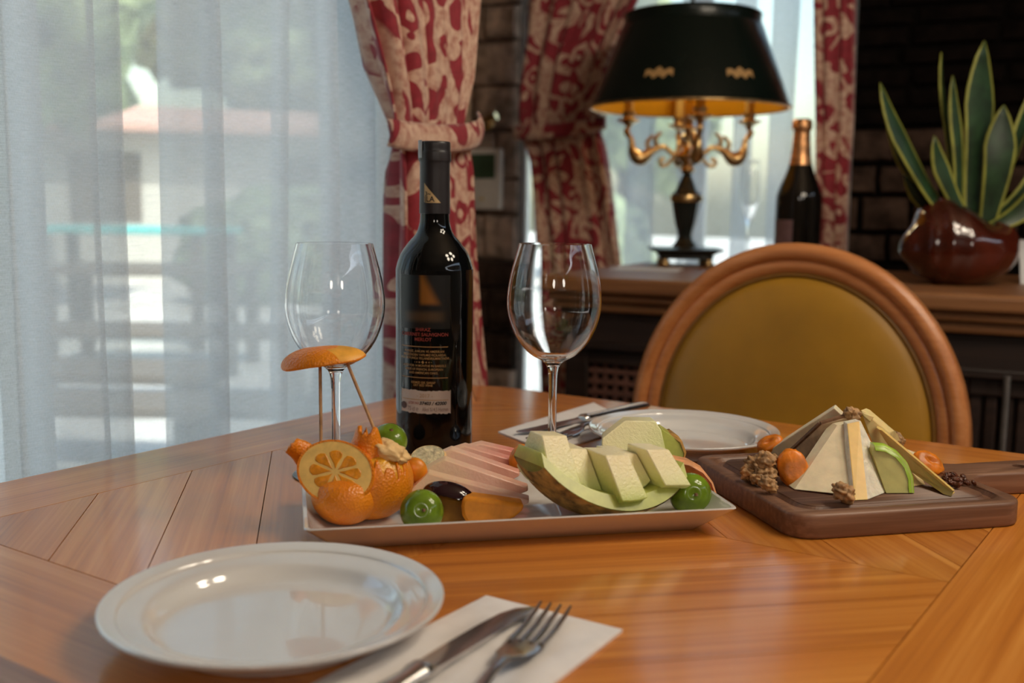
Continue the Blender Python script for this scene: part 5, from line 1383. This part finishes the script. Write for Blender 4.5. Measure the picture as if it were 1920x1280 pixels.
gtable('dark garden bench close to the window at the left', away(60, 5.2), .55, 1.6, .45, .46, M_gard, 'bench', 'garden_bench')
gtable('dark low planter bench near the window sill', away(270, 4.5), .6, 1.6, .35, .40, M_gard, 'bench', 'garden_bench')
bq = away(200, 17); hs = thing('garden_house', 'low cream building with a terracotta roof across the terrace', 'building', bq, math.radians(50))
ob('wall', box(-5, 5, 0, 4, 0, 2.3), M_render, hs)
ob('roof', loops([[(x, -.5, 2.3) , (x, 2, 2.75), (x, 4.5, 2.3), (x, 4.5, 2.2), (x, -.5, 2.2)] for x in (-5.4, 5.4)]), M_roof, hs)
for x in (-3, 0, 3): ob('window', box(x-.5, x+.5, -.03, .02, .9, 1.9), M_gard, hs)
def blob(seed, rough=.3):
    return ball(28, 18, lambda d: d*(1+rough*noise.noise(d*2.3+Vector((seed, 0, 0)))+rough*.6*noise.noise(d*6+Vector((seed, 2, 0)))))
def tree(label, c, h, r_, seed):
    t = thing('garden_tree', label, 'tree', c, group='trees in the garden')
    ob('trunk', tube([(0, 0, 0), (.05, 0, h*.5), (0, .05, h*.8)], [.16, .12, .08], 10), M_gard, t, smooth=60)
    o = ob('crown', join(*[xform(blob(seed+i, .45), Matrix.Translation((math.cos(i*2.4)*r_*.55, math.sin(i*2.4)*r_*.55, h*.75+(i % 3)*r_*.4)) @ Matrix.Scale(r_*(.62+.1*(i % 2)), 4)) for i in range(6)]), M_tree, t, smooth=180)
tree('leafy tree left of the garden house roof', away(-160, 13), 4.2, 1.8, 1)
tree('leafy tree to the right of the garden house', away(440, 21), 5.4, 2.0, 11)
tree('leafy tree outside the back window at the left of the lamp', away(1165, 17), 3.2, 1.2, 21)
for i, (x, d_, L_, lb) in enumerate(((560, 13, 3, 'clipped hedge beyond the left window, right part'), (1120, 15, 1.6, 'clipped hedge beyond the back window, left of the lamp'))):
    c = away(x, d_); V_, F_ = blob(40+i, .2)
    tag(ob('garden_hedge', ([(px_*L_*.5, py_*.6, pz_*.75+.6) for px_, py_, pz_ in V_], F_), M_hedge, smooth=180, loc=c, rot=(0, 0, math.atan2(c.y, c.x)+PI/2)), lb, 'hedge')
V_, F_ = blob(77, .10)
def boxy(p_):
    q = Vector(p_); m_ = max(abs(q.x), abs(q.y), abs(q.z)); n_ = q/m_; return q*.35+n_*.65*q.length
tag(ob('garden_hedge', ([(p_.x*1.2, p_.y*20, p_.z*1.2+.9) for p_ in map(boxy, V_)], F_), M_hedge, smooth=180, loc=(-24, 2, -.2)), 'long clipped hedge along the far end of the garden', 'hedge')
